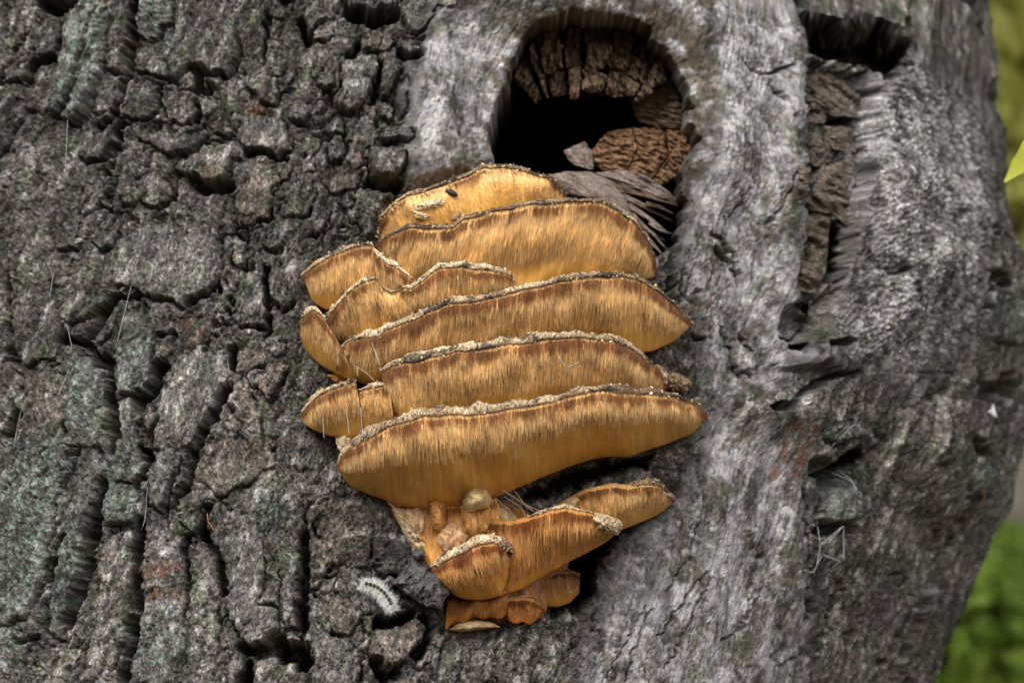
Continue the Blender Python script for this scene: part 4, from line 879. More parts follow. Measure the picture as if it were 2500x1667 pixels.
# ------------------------------------------------------------------ irregular lumps (blocks of wood, crusts, chips)
def chunk(name, poly, p, thick, dome, root, parent, mat, cols, seed, tilt=(0, 0), amp=0.0015, lam=16, stretch=(1, 1), ang=0.0, terr=0.0, N=56, K=14, edge=2.4, base=None):
    poly = np.array(list(poly) + [poly[0]]); b = resample(poly, N + 1, 2)[:-1]
    al = np.arange(N) * 1.0
    c = b.mean(0); ext = (b.max(0) - b.min(0)) / 2 + 1
    b = b + (b - c) * (0.06 * fbm(al / 5, al * 0, seed, 3))[:, None]
    r = np.concatenate([np.linspace(0.02, 1, K) ** 0.8, [1.0, 0.96]])
    X = c[0] + (b[None, :, 0] - c[0]) * r[:, None]; Y = c[1] + (b[None, :, 1] - c[1]) * r[:, None]
    ca, sa = math.cos(ang), math.sin(ang)
    U = ((X - c[0]) * ca + (Y - c[1]) * sa) / stretch[0]; W = (-(X - c[0]) * sa + (Y - c[1]) * ca) / stretch[1]
    rr2 = np.minimum(r, 1)[:, None]
    P = p + dome * (1 - rr2 ** edge) + tilt[0] * (X - c[0]) / ext[0] + tilt[1] * (Y - c[1]) / ext[1]
    nz = fbm(U / lam + seed, W / lam, seed, 4, 0.55)
    P = P + amp * nz + (amp * 0.8 * terrace(2.5 * fbm(U / lam / 1.5, W / lam / 1.5 + seed, seed + 3, 2)) if terr else 0)
    X = X + 1.2 * pn(U / 5, W / 5, seed + 6); Y = Y + 1.2 * pn(U / 5, W / 5, seed + 7)
    P[-2] -= thick * 0.35; P[-1] -= thick
    yb = base_y(X, Y) if base is None else base
    v = at_y(X, Y, yb - P)
    n1 = np.clip(0.5 + 0.55 * fbm(U / 12, W / 12, seed + 9, 3), 0, 1)[..., None]; n2 = sstep(0.25, 0.7, fbm(U / 9, W / 9, seed + 12, 3))[..., None]
    cl = np.array(cols[0]) * (1 - n1) + np.array(cols[1]) * n1
    if len(cols) > 2: cl = cl * (1 - 0.85 * n2) + np.array(cols[2]) * 0.85 * n2
    g = np.stack([W * PX * 1000 * stretch[1], U * PX * 1000 * stretch[0], P * 1000], -1)
    nr = len(r); q = grid_quads(nr, N, True)
    vv = np.vstack([v.reshape(-1, 3), v[0].mean(0)[None]]); k = nr * N
    tr = np.stack([np.full(N, k), (np.arange(N) + 1) % N, np.arange(N)], -1)
    cc = np.vstack([cl.reshape(-1, 3), cl[0].mean(0)[None]]); gg = np.vstack([g.reshape(-1, 3), g[0].mean(0)[None]])
    o = mesh_obj(name, vv, q, tr, mat, root, parent, cc, gg)
    if parent is not None and parent is not root: o.location = (0, 0, 0)
    return o

# ------------------------------------------------------------------ broken wood inside the knot hole
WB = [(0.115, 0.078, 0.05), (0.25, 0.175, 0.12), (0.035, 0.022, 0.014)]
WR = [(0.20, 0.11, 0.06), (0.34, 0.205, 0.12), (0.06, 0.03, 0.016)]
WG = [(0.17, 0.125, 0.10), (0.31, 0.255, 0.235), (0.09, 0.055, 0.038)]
edges_t = [0.0, 0.16, 0.24, 0.37, 0.455, 0.60, 0.72, 0.85, 1.0]
for i in range(len(edges_t) - 1):
    t0, t1 = edges_t[i] + 0.03 * _fr.rand() ** 3, edges_t[i + 1] - 0.03 * _fr.rand() ** 3
    def oi(t, f):
        o_ = np.array([810 - 440 * math.cos(math.pi * t), 470 - 335 * math.sin(math.pi * t)])
        n_ = np.array([800 - 300 * math.cos(math.pi * t), 600 - 50 * math.sin(math.pi * t)])
        return tuple(o_ * (1 - f) + n_ * f)
    fs = [0.0, 0.26 + 0.1 * _fr.rand(), 0.58 + 0.12 * _fr.rand(), 1.0] if 0.12 < edges_t[i] < 0.8 else [0.0, 0.5 + 0.1 * _fr.rand(), 1.0]
    for j in range(len(fs) - 1):
        f0, f1_ = fs[j] + 0.012 * _fr.rand(), (fs[j + 1] - 0.012 * _fr.rand()) * (1 if j < len(fs) - 2 else 0.94 + 0.16 * _fr.rand())
        poly = V('H', [(q_[0] + 9 * _fr.randn(), q_[1] + 9 * _fr.randn()) for q_ in [oi(t0, f0), oi((t0 + t1) / 2, f0 - 0.02), oi(t1, f0), oi(t1, f1_), oi((t0 + t1) / 2, f1_ + 0.03), oi(t0, f1_)]])
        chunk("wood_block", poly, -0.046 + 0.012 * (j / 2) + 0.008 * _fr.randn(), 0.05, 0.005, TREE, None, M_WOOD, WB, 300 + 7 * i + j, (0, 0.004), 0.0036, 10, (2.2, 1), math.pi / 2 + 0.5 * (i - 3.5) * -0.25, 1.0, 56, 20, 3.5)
chunk("wood_block", V('H', [(1040, 570), (1150, 500), (1270, 450), (1340, 600), (1380, 745), (1200, 750), (1080, 700)]), -0.046, 0.06, 0.004, TREE, None, M_WOOD, WB, 401, (0.012, 0), 0.0032, 9, (3.5, 1), 0.3, 0, 100, 34, 7)
for k, (pl, p_) in enumerate([([(820, 870), (900, 770), (1050, 740), (1085, 860), (1000, 1030), (830, 960)], -0.052), ([(1055, 738), (1240, 742), (1262, 900), (1150, 1065), (1005, 1035), (1090, 860)], -0.045), ([(1245, 748), (1395, 760), (1405, 900), (1335, 1015), (1220, 1085), (1165, 1055), (1272, 900)], -0.036)]):
    chunk("wood_block", V('H', pl), p_, 0.06, 0.004, TREE, None, M_WOOD, WR, 402 + 60 * k, (0.006, 0.006), 0.0042, 9, (2.4, 1), 0.2 + 0.25 * k, 0.0, 80, 30, 5)
chunk("wood_block", V('H', [(655, 875), (780, 820), (822, 880), (832, 990), (700, 950)]), -0.046, 0.02, 0.004, TREE, None, M_WOOD, WG, 403, (0, 0.006), 0.002, 20, (2, 1), 0.6, 0)
chunk("wood_block", V('H', [(560, 1010), (700, 995), (820, 1000), (950, 1040), (1010, 1110), (1150, 1330), (1000, 1300), (880, 1190), (690, 1140)]), -0.030, 0.05, 0.014, TREE, None, M_WOOD, WG, 404, (0, 0.006), 0.002, 26, (4, 1), 0.6, 0, 80, 20)
chunk("wood_block", V('H', [(840, 1000), (960, 985), (1120, 1010), (1240, 1090), (1345, 1180), (1250, 1190), (1100, 1150), (960, 1070)]), -0.030, 0.04, 0.010, TREE, None, M_WOOD, WG, 405, (0.006, 0), 0.003, 14, (5, 1), 0.42, 1.0, 80, 18)
spl = [((960, 1090), (1330, 1200), 34), ((1000, 1140), (1300, 1290), 30), ((1030, 1190), (1260, 1350), 30), ((1050, 1240), (1250, 1400), 26), ((1080, 1290), (1255, 1450), 26), ((1110, 1340), (1230, 1480), 26), ((1130, 1180), (1290, 1240), 22), ((1150, 1290), (1290, 1360), 20)]
for k, (a, b, w) in enumerate(spl):
    a = np.array(a, float); b = np.array(b, float); d = (b - a) / np.linalg.norm(b - a); n_ = np.array([-d[1], d[0]])
    m_ = (a + b) / 2 + n_ * 10 * _fr.randn()
    poly = [tuple(a - n_ * w * 0.6), tuple(m_ - n_ * w * 0.55), tuple(b - n_ * w * 0.12), tuple(b + d * 14), tuple(b + n_ * w * 0.12), tuple(m_ + n_ * w * 0.5), tuple(a + n_ * w * 0.6)]
    chunk("wood_splinter", V('H', poly), -0.024 + 0.002 * k, 0.02, 0.004, TREE, None, M_WOOD, WG if k % 3 else WB, 420 + k, (0.003, 0), 0.0016, 10, (7, 1), math.atan2(d[1], d[0]), 0, 40, 8, 4)
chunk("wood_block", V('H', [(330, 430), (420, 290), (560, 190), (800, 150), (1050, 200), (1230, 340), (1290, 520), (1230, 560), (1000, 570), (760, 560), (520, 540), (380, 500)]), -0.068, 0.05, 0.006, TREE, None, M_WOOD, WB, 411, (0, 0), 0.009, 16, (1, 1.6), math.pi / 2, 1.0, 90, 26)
# plates of bark left standing in the fissure
FP = [(0.105, 0.082, 0.064), (0.20, 0.165, 0.14), (0.05, 0.052, 0.036)]
for k, (poly, p, tl) in enumerate([([(655, 430), (800, 395), (900, 415), (985, 440), (1015, 540), (990, 645), (860, 635), (790, 600), (660, 585)], -0.010, (0.002, 0.004)), ([(658, 600), (780, 602), (825, 640), (812, 685), (658, 675)], -0.010, (0, 0.003)),
        ([(812, 688), (960, 698), (995, 790), (985, 835), (870, 822), (812, 762)], -0.008, (0, 0.004)), ([(662, 700), (760, 732), (858, 772), (852, 875), (790, 915), (670, 885)], -0.009, (0, 0.003)),
        ([(670, 905), (740, 915), (735, 990), (700, 1100), (672, 1120)], -0.011, (0, 0)), ([(700, 1125), (760, 1000), (830, 905), (990, 850), (1015, 940), (932, 982), (958, 1090), (942, 1235), (850, 1168), (740, 1155)], -0.005, (0.002, 0.005)),
        ([(685, 1185), (780, 1158), (850, 1180), (834, 1290), (824, 1485), (765, 1600), (645, 1600), (680, 1350)], -0.008, (0, 0.003))]):
    pp_ = V('R1', poly); cc_ = np.mean(pp_, 0); sm_ = [(cc_ + (np.array(a_) - cc_) * f_) for a_ in pp_ for f_ in (0.3, 0.6, 0.85)]
    off_ = float(np.median([base_y(x_, y_) - bark_y(x_, y_) for x_, y_ in sm_]))
    chunk("bark_plate", pp_, off_ + 0.012 + p * 0.8 + 0.002 * _fr.randn(), 0.03, 0.003, TREE, None, M_BARK, FP, 460 + 5 * k, tl, 0.0034, 22, (2.2, 1), 0.3 + 0.3 * _fr.randn(), 1.0, 80, 26, 4)
# charred grey stub beside the lowest caps, and crumbs of bark lying round it
CH = [(0.075, 0.075, 0.078), (0.19, 0.185, 0.185), (0.035, 0.034, 0.034)]
chunk("wood_stub", V('F5', [(600, 420), (690, 300), (780, 160), (870, 190), (895, 290), (1050, 360), (1092, 420), (1030, 560), (1000, 620), (860, 600), (720, 500)]), 0.024, 0.06, 0.022, TREE, None, M_BARK, CH, 440, (0.004, 0.014), 0.0045, 30, (2.2, 1), -0.9, 1.0, 90, 26)
chunk("wood_stub", V('F5', [(750, 150), (800, 130), (860, 140), (870, 200), (800, 220), (760, 190)]), 0.034, 0.03, 0.006, TREE, None, M_BARK, CH, 441, (0, 0.004), 0.002, 14)

# ------------------------------------------------------------------ crusts, nubs and torn flesh on the fungus
BODY_ = chunk('lobe', V('P', [(900, 1150), (1000, 1140), (1130, 1140), (1240, 1190), (1330, 1250), (1290, 1310), (1250, 1350), (1252, 1405), (1160, 1428), (1030, 1440), (1035, 1350), (985, 1300), (930, 1230)]), 0.002, 0.03, 0.012, FUN, None, M_FACE, [(0.26, 0.11, 0.035), (0.40, 0.20, 0.07), (0.13, 0.05, 0.018)], 540, (0, 0), 0.003, 18, (3, 1), math.pi / 2, 0, 110, 30, 6)
CRU = [(0.50, 0.38, 0.22), (0.64, 0.52, 0.34), (0.10, 0.075, 0.05)]
CRB = [(0.26, 0.17, 0.10), (0.42, 0.31, 0.20), (0.07, 0.05, 0.035)]
FLP = [(0.70, 0.54, 0.33), (0.78, 0.66, 0.46), (0.55, 0.32, 0.12)]
FLO = [(0.46, 0.20, 0.05), (0.56, 0.32, 0.12), (0.24, 0.08, 0.02)]
def lobe(poly, p, thick, dome, cols, seed, mat=None, name="lobe", view='P', **k):
    return chunk(name, V(view, poly), p, thick, dome, FUN, None, mat or M_CRUST, cols, seed, **k)
lobe([(1352, 1188), (1372, 1176), (1400, 1184), (1426, 1194), (1432, 1212), (1420, 1228), (1396, 1230), (1370, 1216)], 0.058, 0.03, 0.014, CRU, 501, amp=0.002, lam=7)
lobe([(1345, 1182), (1380, 1180), (1392, 1214), (1372, 1240), (1345, 1225)], 0.050, 0.03, 0.008, FLO, 502, M_FACE, amp=0.001, lam=12)
lobe([(1440, 1108), (1465, 1100), (1500, 1106), (1530, 1122), (1554, 1142), (1540, 1154), (1500, 1144), (1462, 1132)], 0.030, 0.03, 0.014, CRB, 503, amp=0.002, lam=8, tilt=(-0.012, 0))
lobe([(1528, 866), (1545, 852), (1572, 864), (1592, 880), (1580, 898), (1550, 902), (1530, 892)], 0.010, 0.02, 0.012, CRB, 504, amp=0.003, lam=7)
lobe([(1488, 838), (1510, 836), (1532, 852), (1534, 884), (1516, 892), (1500, 866)], 0.016, 0.03, 0.010, CRU, 505, amp=0.003, lam=8)
lobe([(878, 676), (900, 680), (920, 672), (922, 696), (908, 708), (888, 704)], 0.058, 0.012, 0.003, FLP, 506, M_FACE, amp=0.0006, lam=20)
lobe([(1002, 708), (1030, 692), (1058, 688), (1082, 700), (1060, 712), (1020, 714)], 0.066, 0.012, 0.006, FLP, 507, M_FACE, amp=0.0006, lam=20)
lobe([(948, 470), (985, 462), (1018, 452), (1032, 462), (1020, 474), (985, 482), (956, 484)], 0.034, 0.012, 0.004, FLP, 508, M_CRUST, amp=0.0016, lam=8)
lobe([(946, 482), (970, 488), (990, 496), (976, 506), (955, 502)], 0.034, 0.012, 0.003, FLP, 509, M_CRUST, amp=0.0016, lam=8)
lobe([(1180, 634), (1186, 650), (1184, 664), (1172, 660), (1170, 640)], 0.052, 0.012, 0.003, CRU, 510, amp=0.001, lam=8)
lobe([(770, 990), (800, 986), (830, 992), (820, 1012), (796, 1030), (782, 1040), (772, 1020)], 0.020, 0.02, 0.008, FLP, 511, M_FACE, amp=0.0016, lam=12)
lobe([(894, 1156), (940, 1164), (962, 1190), (980, 1240), (1014, 1258), (1018, 1284), (986, 1306), (950, 1268), (922, 1214)], 0.007, 0.03, 0.012, FLP, 512, M_FACE, amp=0.0045, lam=11)
lobe([(925, 1172), (962, 1164), (986, 1176), (990, 1212), (964, 1236), (940, 1214)], 0.016, 0.03, 0.008, [(0.60, 0.38, 0.22), (0.72, 0.54, 0.36), (0.42, 0.19, 0.07)], 520, M_FACE, amp=0.002, lam=12, stretch=(3, 1), ang=math.pi / 2)
lobe([(1008, 1212), (1036, 1200), (1066, 1206), (1092, 1226), (1070, 1258), (1030, 1270), (1004, 1250)], 0.030, 0.03, 0.008, [(0.50, 0.28, 0.14), (0.62, 0.42, 0.25), (0.36, 0.15, 0.05)], 521, M_FACE, amp=0.002, lam=12, stretch=(2, 1), ang=math.pi / 2)
lobe([(1128, 1150), (1150, 1158), (1190, 1188), (1180, 1222), (1150, 1236), (1134, 1200)], 0.022, 0.03, 0.008, [(0.42, 0.30, 0.13), (0.52, 0.42, 0.22), (0.36, 0.18, 0.06)], 522, M_FACE, amp=0.0015, lam=16, stretch=(3, 1), ang=math.pi / 2)
lobe([(1240, 1180), (1290, 1152), (1330, 1130), (1370, 1116), (1400, 1122), (1380, 1150), (1320, 1176), (1270, 1196)], 0.022, 0.03, 0.012, [(0.55, 0.40, 0.19), (0.64, 0.51, 0.29), (0.45, 0.24, 0.08)], 523, M_FACE, amp=0.0012, lam=18)
lobe([(985, 1150), (1006, 1140), (1022, 1150), (1026, 1200), (1014, 1230), (990, 1210)], 0.030, 0.03, 0.010, FLO, 513, M_FACE, amp=0.001, lam=16)
lobe([(1058, 1160), (1090, 1160), (1128, 1160), (1128, 1225), (1090, 1240), (1060, 1220)], 0.034, 0.03, 0.012, FLO, 514, M_FACE, amp=0.001, lam=14, stretch=(3, 1), ang=math.pi / 2)
lobe([(1062, 1150), (1070, 1124), (1092, 1116), (1116, 1122), (1130, 1142), (1126, 1166), (1100, 1172), (1078, 1178), (1064, 1168)], 0.040, 0.03, 0.026, [(0.50, 0.36, 0.17), (0.62, 0.50, 0.28), (0.42, 0.22, 0.06)], 515, M_FACE, amp=0.0008, lam=14)
lobe([(1140, 1236), (1162, 1232), (1178, 1252), (1180, 1274), (1160, 1270), (1142, 1258)], 0.060, 0.02, 0.008, CRB, 516, amp=0.002, lam=7)
lobe([(1030, 1446), (1050, 1432), (1090, 1424), (1130, 1428), (1150, 1440), (1100, 1446), (1060, 1452)], 0.012, 0.02, 0.008, [(0.30, 0.21, 0.11), (0.40, 0.30, 0.17), (0.2, 0.11, 0.05)], 517, M_FACE, amp=0.001, lam=12)
lobe([(750, 862), (790, 850), (830, 866), (812, 886), (770, 880)], 0.006, 0.02, 0.006, FLO, 518, M_FACE, amp=0.001, lam=12)
lobe([(1490, 600), (1508, 604), (1514, 622), (1500, 640), (1484, 640)], 0.006, 0.02, 0.008, FLO, 519, M_FACE, amp=0.001, lam=12)

# ------------------------------------------------------------------ the caterpillar
cpts = resample(V('F5', [(330, 425), (400, 430), (470, 455), (530, 505), (570, 560), (605, 640)]), 46, 3)
cy = min(bark_y(x, y) for x, y in cpts) - 0.004
cw = at_y(cpts[:, 0], cpts[:, 1], np.full(46, cy)); loc = tuple(cw[23] + np.array([0, 0.004, -0.004]))
CAT = thing("caterpillar", "white hairy caterpillar with a black dotted back crawling on bark beside the lowest caps", "caterpillar", loc)
u = np.linspace(0, 1, 46)
cr_ = 0.0033 * np.sqrt(np.clip(1 - (2 * u - 1) ** 6, 0.05, 1)) * (1 + 0.08 * np.sin(u * 2 * np.pi * 11))
M_CB = plain("caterpillar_skin", (0.42, 0.43, 0.36), 0.6, 0.3, 0.25, 900); M_CK = plain("caterpillar_black", (0.02, 0.02, 0.022), 0.6, 0.2, 0.2); M_CH = plain("caterpillar_hair", (0.66, 0.69, 0.72), 0.5, 0.3, 0.08)
v, q, t = tube(cw, cr_, 12); mesh_obj("body", v, q, t, M_CB, CAT)
for k in range(9):
    c = cw[6 + k * 4] + np.array([0.0005, -0.0036, 0.0006])
    th = np.linspace(0, np.pi, 6)
    v, q, t = tube(c[None] + np.stack([0 * th, -0.0009 * np.cos(th), 0.0009 * np.sin(th) * 0], -1), 0.0014 * np.sin(np.clip(th, 0.25, np.pi - 0.25)), 8)
    mesh_obj("back_spot", v, q, t, M_CK, CAT)
hv, ht = [], []
for k in range(1500):
    i = _fr.randint(1, 45); a = _fr.rand() * 2 * np.pi
    tn = cw[min(i + 1, 45)] - cw[i - 1]; tn /= np.linalg.norm(tn); n1_ = np.cross(tn, [0, 1, 0]); n1_ /= np.linalg.norm(n1_); n2_ = np.cross(tn, n1_)
    d = n1_ * math.cos(a) + n2_ * math.sin(a) + tn * (0.9 * (u[i] - 0.5) * 2 * abs(u[i] - 0.5) * 2 + 0.35 * _fr.randn()); d /= np.linalg.norm(d)
    b = cw[i] + (n1_ * math.cos(a) + n2_ * math.sin(a)) * cr_[i] * 0.9; L_ = 0.0024 + 0.0034 * _fr.rand(); w_ = 0.00009
    s_ = np.cross(d, [0.3, 1, 0.2]); s_ /= np.linalg.norm(s_); k0 = len(hv)
    hv += [b - s_ * w_, b + s_ * w_, b + d * L_]; ht.append((k0, k0 + 1, k0 + 2))
o = mesh_obj("hair", np.array(hv), None, ht, M_CH, CAT, smooth=False); o["kind"] = "stuff"
hv, ht = [], []
for (i, dx, dz) in ((3, 0.1, 1.0), (3, -0.5, 0.5), (5, -0.2, -0.6), (40, 0.8, 0.2), (42, 0.3, -0.9)):
    b = cw[i]; d = np.array([dx, -0.5, dz]); d /= np.linalg.norm(d); s_ = np.array([0.00022, 0, 0.0001]); k0 = len(hv)
    hv += [b - s_, b + s_, b + d * 0.0095]; ht.append((k0, k0 + 1, k0 + 2))
o = mesh_obj("hair_pencil", np.array(hv), None, ht, M_CK, CAT, smooth=False); o["kind"] = "stuff"

# ------------------------------------------------------------------ silk threads, stems, seeds, flakes
M_SILK = plain("silk", (0.5, 0.54, 0.54), 0.4, 0.5, 0.1)
def thread(view, pts, r, label, group, off=0.010, mat=None, name="silk_thread", cat="silk thread", n=18, fung=None):
    S = resample(V(view, pts), n, 2)
    if fung is None:
        ys = np.array([bark_y(x, y) for x, y in S]); e0, e1 = ys[0], ys[-1]
        yy = np.minimum(np.linspace(e0, e1, n), np.minimum.accumulate(np.full(n, ys.min() + 0.006))) - 0.0006
        yy[0], yy[-1] = e0, e1
    else:
        yy = base_y(S[:, 0], S[:, 1]) - fung
    w = at_y(S[:, 0], S[:, 1], yy); v, q, t = tube(w, r, 4)
    return tag(mesh_obj(name, v, q, t, mat or M_SILK, None, None, loc=tuple(w[0])), label, cat, group)
GL = "silk threads stretched over the left bark"
for vw, pts in (('L3', [(880, 350), (805, 640), (735, 930)]), ('L3', [(1385, 530), (1388, 620), (1392, 720)]), ('L3', [(1410, 820), (1440, 930), (1465, 1080)]), ('L3', [(440, 1050), (350, 1260), (260, 1450)]), ('L3', [(150, 1230), (110, 1430), (80, 1568)]),
                ('L3', [(340, 440), (315, 600)]), ('L3', [(435, 800), (460, 910)]), ('L3', [(1160, 1170), (1130, 1400), (1110, 1530)]), ('L4', [(1540, 430), (1690, 355), (1800, 362)]), ('L4', [(1540, 430), (1610, 500), (1670, 560)]),
                ('L4', [(930, 330), (915, 540), (890, 605)]), ('L4', [(590, 740), (680, 660), (780, 615)]), ('L1', [(462, 820), (450, 1100), (440, 1240)])):
    thread(vw, pts, 0.00014, "fine pale silk thread stretched over the rugged bark left of the fungus", GL)
for vw, pts in (('R3', [(1270, 370), (1290, 490)]), ('R3', [(1410, 390), (1350, 440), (1290, 490)]), ('R3', [(1410, 390), (1412, 580)]), ('R3', [(1290, 490), (1270, 600)]), ('R3', [(1300, 540), (1400, 580)]), ('R3', [(1340, 110), (1460, 160), (1480, 230)]), ('R3', [(1380, 100), (1450, 150), (1475, 200)]),
                ('R3', [(1200, 620), (1250, 640), (1300, 540)]), ('R3', [(1300, 640), (1390, 580)]), ('R2', [(1090, 1320), (1180, 1220), (1280, 1130)]), ('R3', [(1290, 490), (1340, 470), (1410, 390)])):
    thread(vw, pts, 0.00016, "white cobweb strand slung round the mossy knob on the right bark", "cobweb strands round the mossy knob")
for vw, pts, pr in (('F3', [(495, 90), (560, 130), (612, 182)], 0.066), ('F3', [(500, 95), (505, 150)], 0.06), ('F3', [(432, 372), (452, 522)], 0.056), ('F3', [(522, 350), (540, 540)], 0.062), ('F3', [(282, 420), (290, 545)], 0.045), ('F2', [(480, 1330), (530, 1405), (610, 1370)], 0.105),
                    ('F1', [(630, 1340), (590, 1230), (650, 1400)], 0.08), ('F3', [(620, 0), (652, 100)], 0.075)):
    thread(vw, pts, 0.00015, "hair-thin silk thread hanging across the golden fungus teeth", "silk threads on the fungus", fung=pr)
M_STRAW = plain("dry_straw", (0.36, 0.28, 0.19), 0.7, 0.2, 0.2); M_NEED = plain("red_needle", (0.28, 0.11, 0.06), 0.6, 0.2, 0.2)
thread('F5', [(1440, 925), (1520, 850), (1610, 785), (1700, 745), (1790, 705)], 0.0006, "dry curved grass stem lying under the lowest fungus caps", None, mat=M_STRAW, name="grass_stem", cat="stem")
thread('L4', [(1308, 500), (1312, 550), (1350, 605)], 0.0005, "thin reddish conifer needle caught between lower left bark ridges", None, mat=M_NEED, name="conifer_needle", cat="needle")
thread('R3', [(2140, 185), (2150, 230), (2128, 280), (2108, 300)], 0.0004, "short dark curled fibre sticking out of the trunk's right edge", None, mat=M_NEED, name="bark_fibre", cat="fibre")
for j, pts in enumerate(([(60, 640), (160, 700), (240, 760)], [(100, 690), (180, 740), (210, 800)], [(60, 700), (130, 760), (150, 830)], [(140, 650), (200, 730), (330, 780)])):
    thread('F4', pts, 0.0005, "straw-coloured torn fibre hanging below the broad lowest shelf", "torn fibres under the broad shelf", mat=M_STRAW, name="torn_fibre", cat="fibre", fung=0.034 - 0.004 * j)
def seed(view, a, b, w, p, c, name, label, cat):
    A = np.array(V(view, [a, b])); S = resample(A, 12, 0); pp = prot(S[:, 0], S[:, 1], np.full(12, p)); uu = np.linspace(0, 1, 12)
    v, q, t = tube(pp, w * np.sqrt(np.clip(np.sin(np.pi * (0.06 + 0.9 * uu)), 0.05, 1)), 8)
    tag(mesh_obj(name, v, q, t, plain(name + "_skin", c, 0.45, 0.4, 0.3, 700), None, None, loc=tuple(pp[6])), label, cat)
seed('F1', (1066, 272), (1142, 308), 0.0022, 0.036, (0.018, 0.018, 0.02), "seed", "shiny black seed stuck under the topmost fungus rim", "seed")
seed('F1', (1104, 466), (1162, 412), 0.0028, 0.040, (0.28, 0.15, 0.06), "seed_husk", "slim brown seed husk lodged above the second fungus rim", "husk")
# white curled flake at the trunk's edge
fl = V('R2', [(2120, 1060), (2140, 1040), (2158, 1000), (2168, 1050), (2185, 1100), (2150, 1085)])
chunk_root = at_y(np.array(fl[3][0]), np.array(fl[3][1]), np.array(bark_y(*fl[3]) - 0.002))
FLK = thing("bark_flake", "small white papery flake clinging to the trunk's right edge", "flake", tuple(chunk_root))
chunk("flake", fl, 0.002, 0.002, 0.002, FLK, None, plain("white_flake", (0.72, 0.72, 0.76), 0.6, 0.2, 0.05), [(0.7, 0.7, 0.74), (0.8, 0.8, 0.82)], 601, amp=0.0006, lam=8, N=24, K=6, base=min(bark_y(*p) for p in fl))

# ================================================================== THE WOOD BEHIND
def structure(o):
    o["kind"] = "structure"; return o
gx, gy = np.meshgrid(np.concatenate([np.linspace(-150, -12, 24), np.linspace(-10, 10, 60), np.linspace(12, 150, 24)]), np.concatenate([np.linspace(-40, -6, 12), np.linspace(-5, 30, 70), np.linspace(33, 220, 24)]))
gz = 0.12 * fbm(gx / 3, gy / 3, 700, 3) + 0.02 * fbm(gx / 0.5, gy / 0.5, 705, 2)
M_GROUND = plain("leaf_litter", (0.13, 0.095, 0.055), 0.9, 0.1, 0.55, 4.0, bumpd=0.03)
structure(mesh_obj("ground", np.stack([gx, gy, gz - 0.05], -1).reshape(-1, 3), grid_quads(*gx.shape), None, M_GROUND, None, None, loc=(0, 0, 0)))
M_BT = plain("far_bark", (0.17, 0.15, 0.13), 0.9, 0.1, 0.4, 9.0, bumpd=0.02)
LEAF = {'yellow': plain("leaf_yellow", (0.50, 0.52, 0.16), 0.5, 0.3, 0.3, 3.0, 0.5), 'lime': plain("leaf_lime", (0.27, 0.39, 0.07), 0.5, 0.3, 0.3, 3.0, 0.5),
        'green': plain("leaf_green", (0.09, 0.19, 0.03), 0.5, 0.3, 0.35, 3.0, 0.4), 'olive': plain("leaf_olive", (0.16, 0.18, 0.05), 0.5, 0.3, 0.35, 3.0, 0.4)}
_br = np.random.RandomState(5)
def leaves(centres, n, size):
    """n leaf blades scattered in clumps (centre, radius)"""
    c = np.array([a for a, r in centres]); r = np.array([r for a, r in centres]); w = r ** 2 / (r ** 2).sum()
    k = _br.choice(len(c), n, p=w)
    d = _br.randn(n, 3); d /= np.linalg.norm(d, axis=1)[:, None]
    p = c[k] + d * (r[k] * _br.rand(n) ** 0.45)[:, None]
    a = _br.randn(n, 3); a /= np.linalg.norm(a, axis=1)[:, None]; b = np.cross(a, _br.randn(n, 3)); b /= np.linalg.norm(b, axis=1)[:, None]
    s = size * (0.6 + 0.8 * _br.rand(n))[:, None]; nn = np.cross(a, b)
    v = np.stack([p - a * s, p - b * s * 0.5 + nn * s * 0.12, p + a * s, p + b * s * 0.5 + nn * s * 0.12], 1).reshape(-1, 3)
    return v, np.arange(n * 4).reshape(-1, 4)
def tree(name, label, x, y, h, r, clumps, n, size, leaf, lean=0.0, group=None):
    t = thing(name, label, "tree", (x, y, -0.05), group)
    z = np.linspace(0, h, 14); px2 = x + lean * z + 0.05 * np.sin(z * 1.3 + x); py2 = y + 0.05 * np.cos(z * 1.1)
    v, q, tr = tube(np.stack([px2, py2, z - 0.1], -1), r * (1 - 0.75 * z / h) + 0.15 * r * np.exp(-z * 3), 10); mesh_obj("trunk", v, q, tr, M_BT, t)
    for c, rc in clumps[:7]:
        z0 = min(max(c[2] * 0.72, h * 0.3), h * 0.95); a = np.array([np.interp(z0, z, px2), np.interp(z0, z, py2), z0]); L_ = np.linspace(0, 1, 6)[:, None]
        pts = a * (1 - L_) + np.array(c) * L_ + np.array([0, 0, 0.12]) * np.sin(L_ * np.pi)
        v, q, tr = tube(pts, r * 0.28 * (1 - 0.8 * L_[:, 0]), 6); mesh_obj("limb", v, q, tr, M_BT, t)
    v, q = leaves(clumps, n, size); o = mesh_obj("crown", v, q, None, LEAF[leaf], t, smooth=False)
    return t
def seen(sx, sy, depth):                            # point on a sight line at that distance
    return tuple(CAM + ray(np.array(float(sx)), np.array(float(sy))) * depth)
G = "trees in the wood behind"
c = [(seen(2470, 120, 6.4), 0.55), (seen(2560, 260, 6.6), 0.5), (seen(2420, -80, 6.2), 0.55), (seen(2620, 0, 6.5), 0.6), (seen(2380, 330, 6.8), 0.28), (seen(2300, 100, 7), 0.5)]
b = seen(2640, 900, 6.5); tree("young_tree", "young tree with bright yellow leaves just behind the trunk's right edge", b[0], b[1], 4.6, 0.05, c, 2600, 0.05, 'yellow')
b = seen(2520, 900, 8.5); c = [((b[0] + dx, b[1] + dy, z), rr3) for dx, dy, z, rr3 in ((0, 0, 5.6, 0.9), (-0.6, 0.3, 6.2, 0.8), (0.7, 0, 6.0, 0.9), (0.2, 0.5, 6.9, 0.9))]
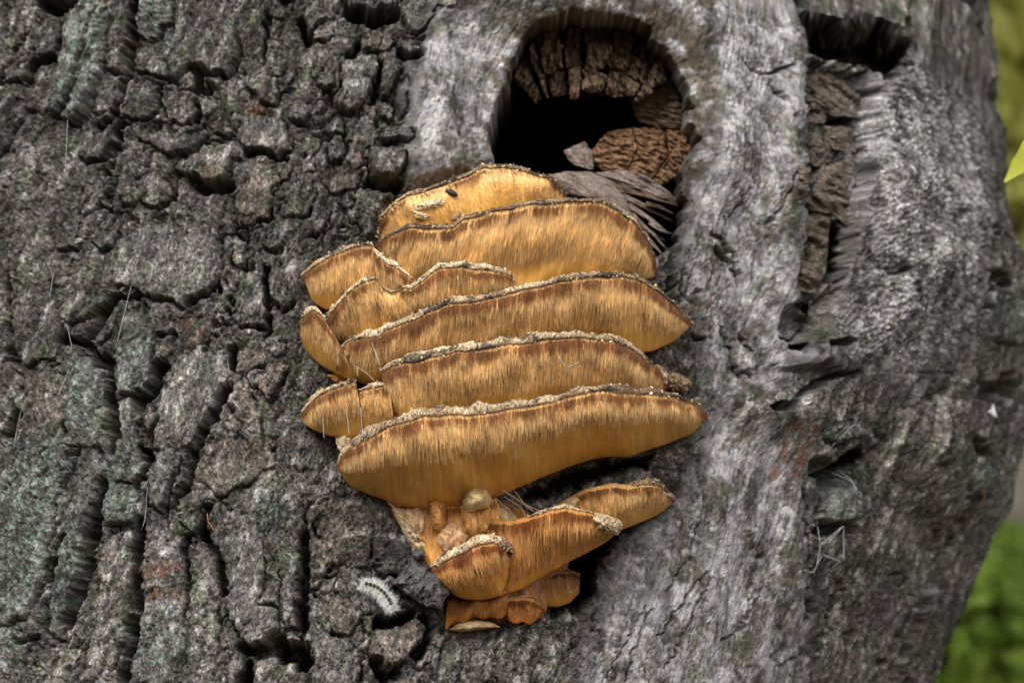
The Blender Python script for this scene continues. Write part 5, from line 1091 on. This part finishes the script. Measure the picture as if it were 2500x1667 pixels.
tree("grey_tree", "slender grey-trunked tree behind the yellow-leaved one", b[0], b[1], 7.0, 0.14, c, 3000, 0.06, 'olive')
c = [(seen(2340, 1440, 5.2), 0.16), (seen(2400, 1490, 5.3), 0.15), (seen(2290, 1500, 5.2), 0.2), (seen(2360, 1620, 5.2), 0.16), (seen(2240, 1380, 5.3), 0.2), (seen(2200, 1560, 5.3), 0.2)]
b = seen(2280, 1600, 5.25); tree("sapling", "low sapling with fresh lime green leaves behind the lower right edge", b[0], b[1], 2.2, 0.02, c, 1500, 0.035, 'lime')
spots = [(-6, 15, 'green'), (-3.2, 18, 'olive'), (-1, 13, 'green'), (0.6, 19, 'olive'), (1.7, 14, 'olive'), (2.6, 17, 'green'), (3.4, 12, 'lime'), (3.9, 20, 'yellow'), (4.8, 15, 'green'), (6.5, 18, 'olive'), (8, 13, 'lime')]
LB = {'green': "tall dark green leafy tree deep in the wood behind", 'olive': "tall dull olive leafy tree deep in the wood behind", 'lime': "tall lime green leafy tree deep in the wood behind", 'yellow': "tall yellow-leaved tree deep in the wood behind"}
for x, y, lf in spots:
    hh = 8 + 3 * _br.rand()
    c = [((x + 1.3 * _br.randn(), y + 0.8 * _br.randn(), z + 0.4 * _br.randn()), 0.8 + 0.5 * _br.rand()) for z in np.linspace(2.2, hh, 10)]
    tree("wood_tree", LB[lf], x, y, hh, 0.17, c, 3600, 0.11, lf, group=G + " (" + lf + ")")
# low sapling beside the trunk whose leaf reaches into view
tip = at_y(np.array(2452.0), np.array(445.0), np.array(0.12)); ste = at_y(np.array(2520.0), np.array(345.0), np.array(0.14))
x0 = float(ste[0]) + 0.05
SAP = thing("leafy_shoot", "thin shoot with yellow-green leaves touching the trunk's upper right edge", "sapling", (x0 + 0.06, 0.16, -0.05))
zz2 = np.linspace(-0.1, float(ste[2]) + 0.1, 20); v, q, t = tube(np.stack([x0 + 0.06 - 0.06 * (zz2 / zz2[-1]) ** 2, 0.16 + 0 * zz2, zz2], -1), np.linspace(0.006, 0.002, 20), 6); mesh_obj("stem", v, q, t, M_BT, SAP)
def leaf_blade(a, b, w, mat):
    a = np.array(a); b = np.array(b); n = 14; uu = np.linspace(0, 1, n)[:, None]
    mid = a * (1 - uu) + b * uu + np.array([0, 0, 0.006]) * np.sin(np.pi * uu); d = (b - a) / np.linalg.norm(b - a); s = np.cross(d, [0, 1, 0.25]); s /= np.linalg.norm(s)
    ww = w * np.sin(np.pi * np.clip(uu, 0.02, 0.99)) ** 0.8 * (1 + 0.12 * np.sin(uu * 40)); up = np.array([0, -0.25, 0]) * ww
    v = np.concatenate([mid - s * ww + up, mid, mid + s * ww + up]); q = np.concatenate([grid_quads(2, n), grid_quads(2, n) + n])
    mesh_obj("leaf", v, q, None, mat, SAP)
M_SH = plain("shoot_leaf", (0.46, 0.50, 0.05), 0.45, 0.3, 0.2, 40, 0.4)
leaf_blade((x0 - 0.004, 0.15, float(ste[2]) + 0.03), tip, 0.011, M_SH)
leaf_blade((x0, 0.16, float(ste[2]) + 0.07), (x0 + 0.07, 0.14, float(ste[2]) + 0.06), 0.016, M_SH)
leaf_blade((x0 + 0.004, 0.16, float(ste[2]) - 0.12), (x0 + 0.08, 0.14, float(ste[2]) - 0.15), 0.016, M_SH)
leaf_blade((x0 + 0.01, 0.16, float(ste[2]) - 0.3), (x0 + 0.09, 0.2, float(ste[2]) - 0.31), 0.016, M_SH)
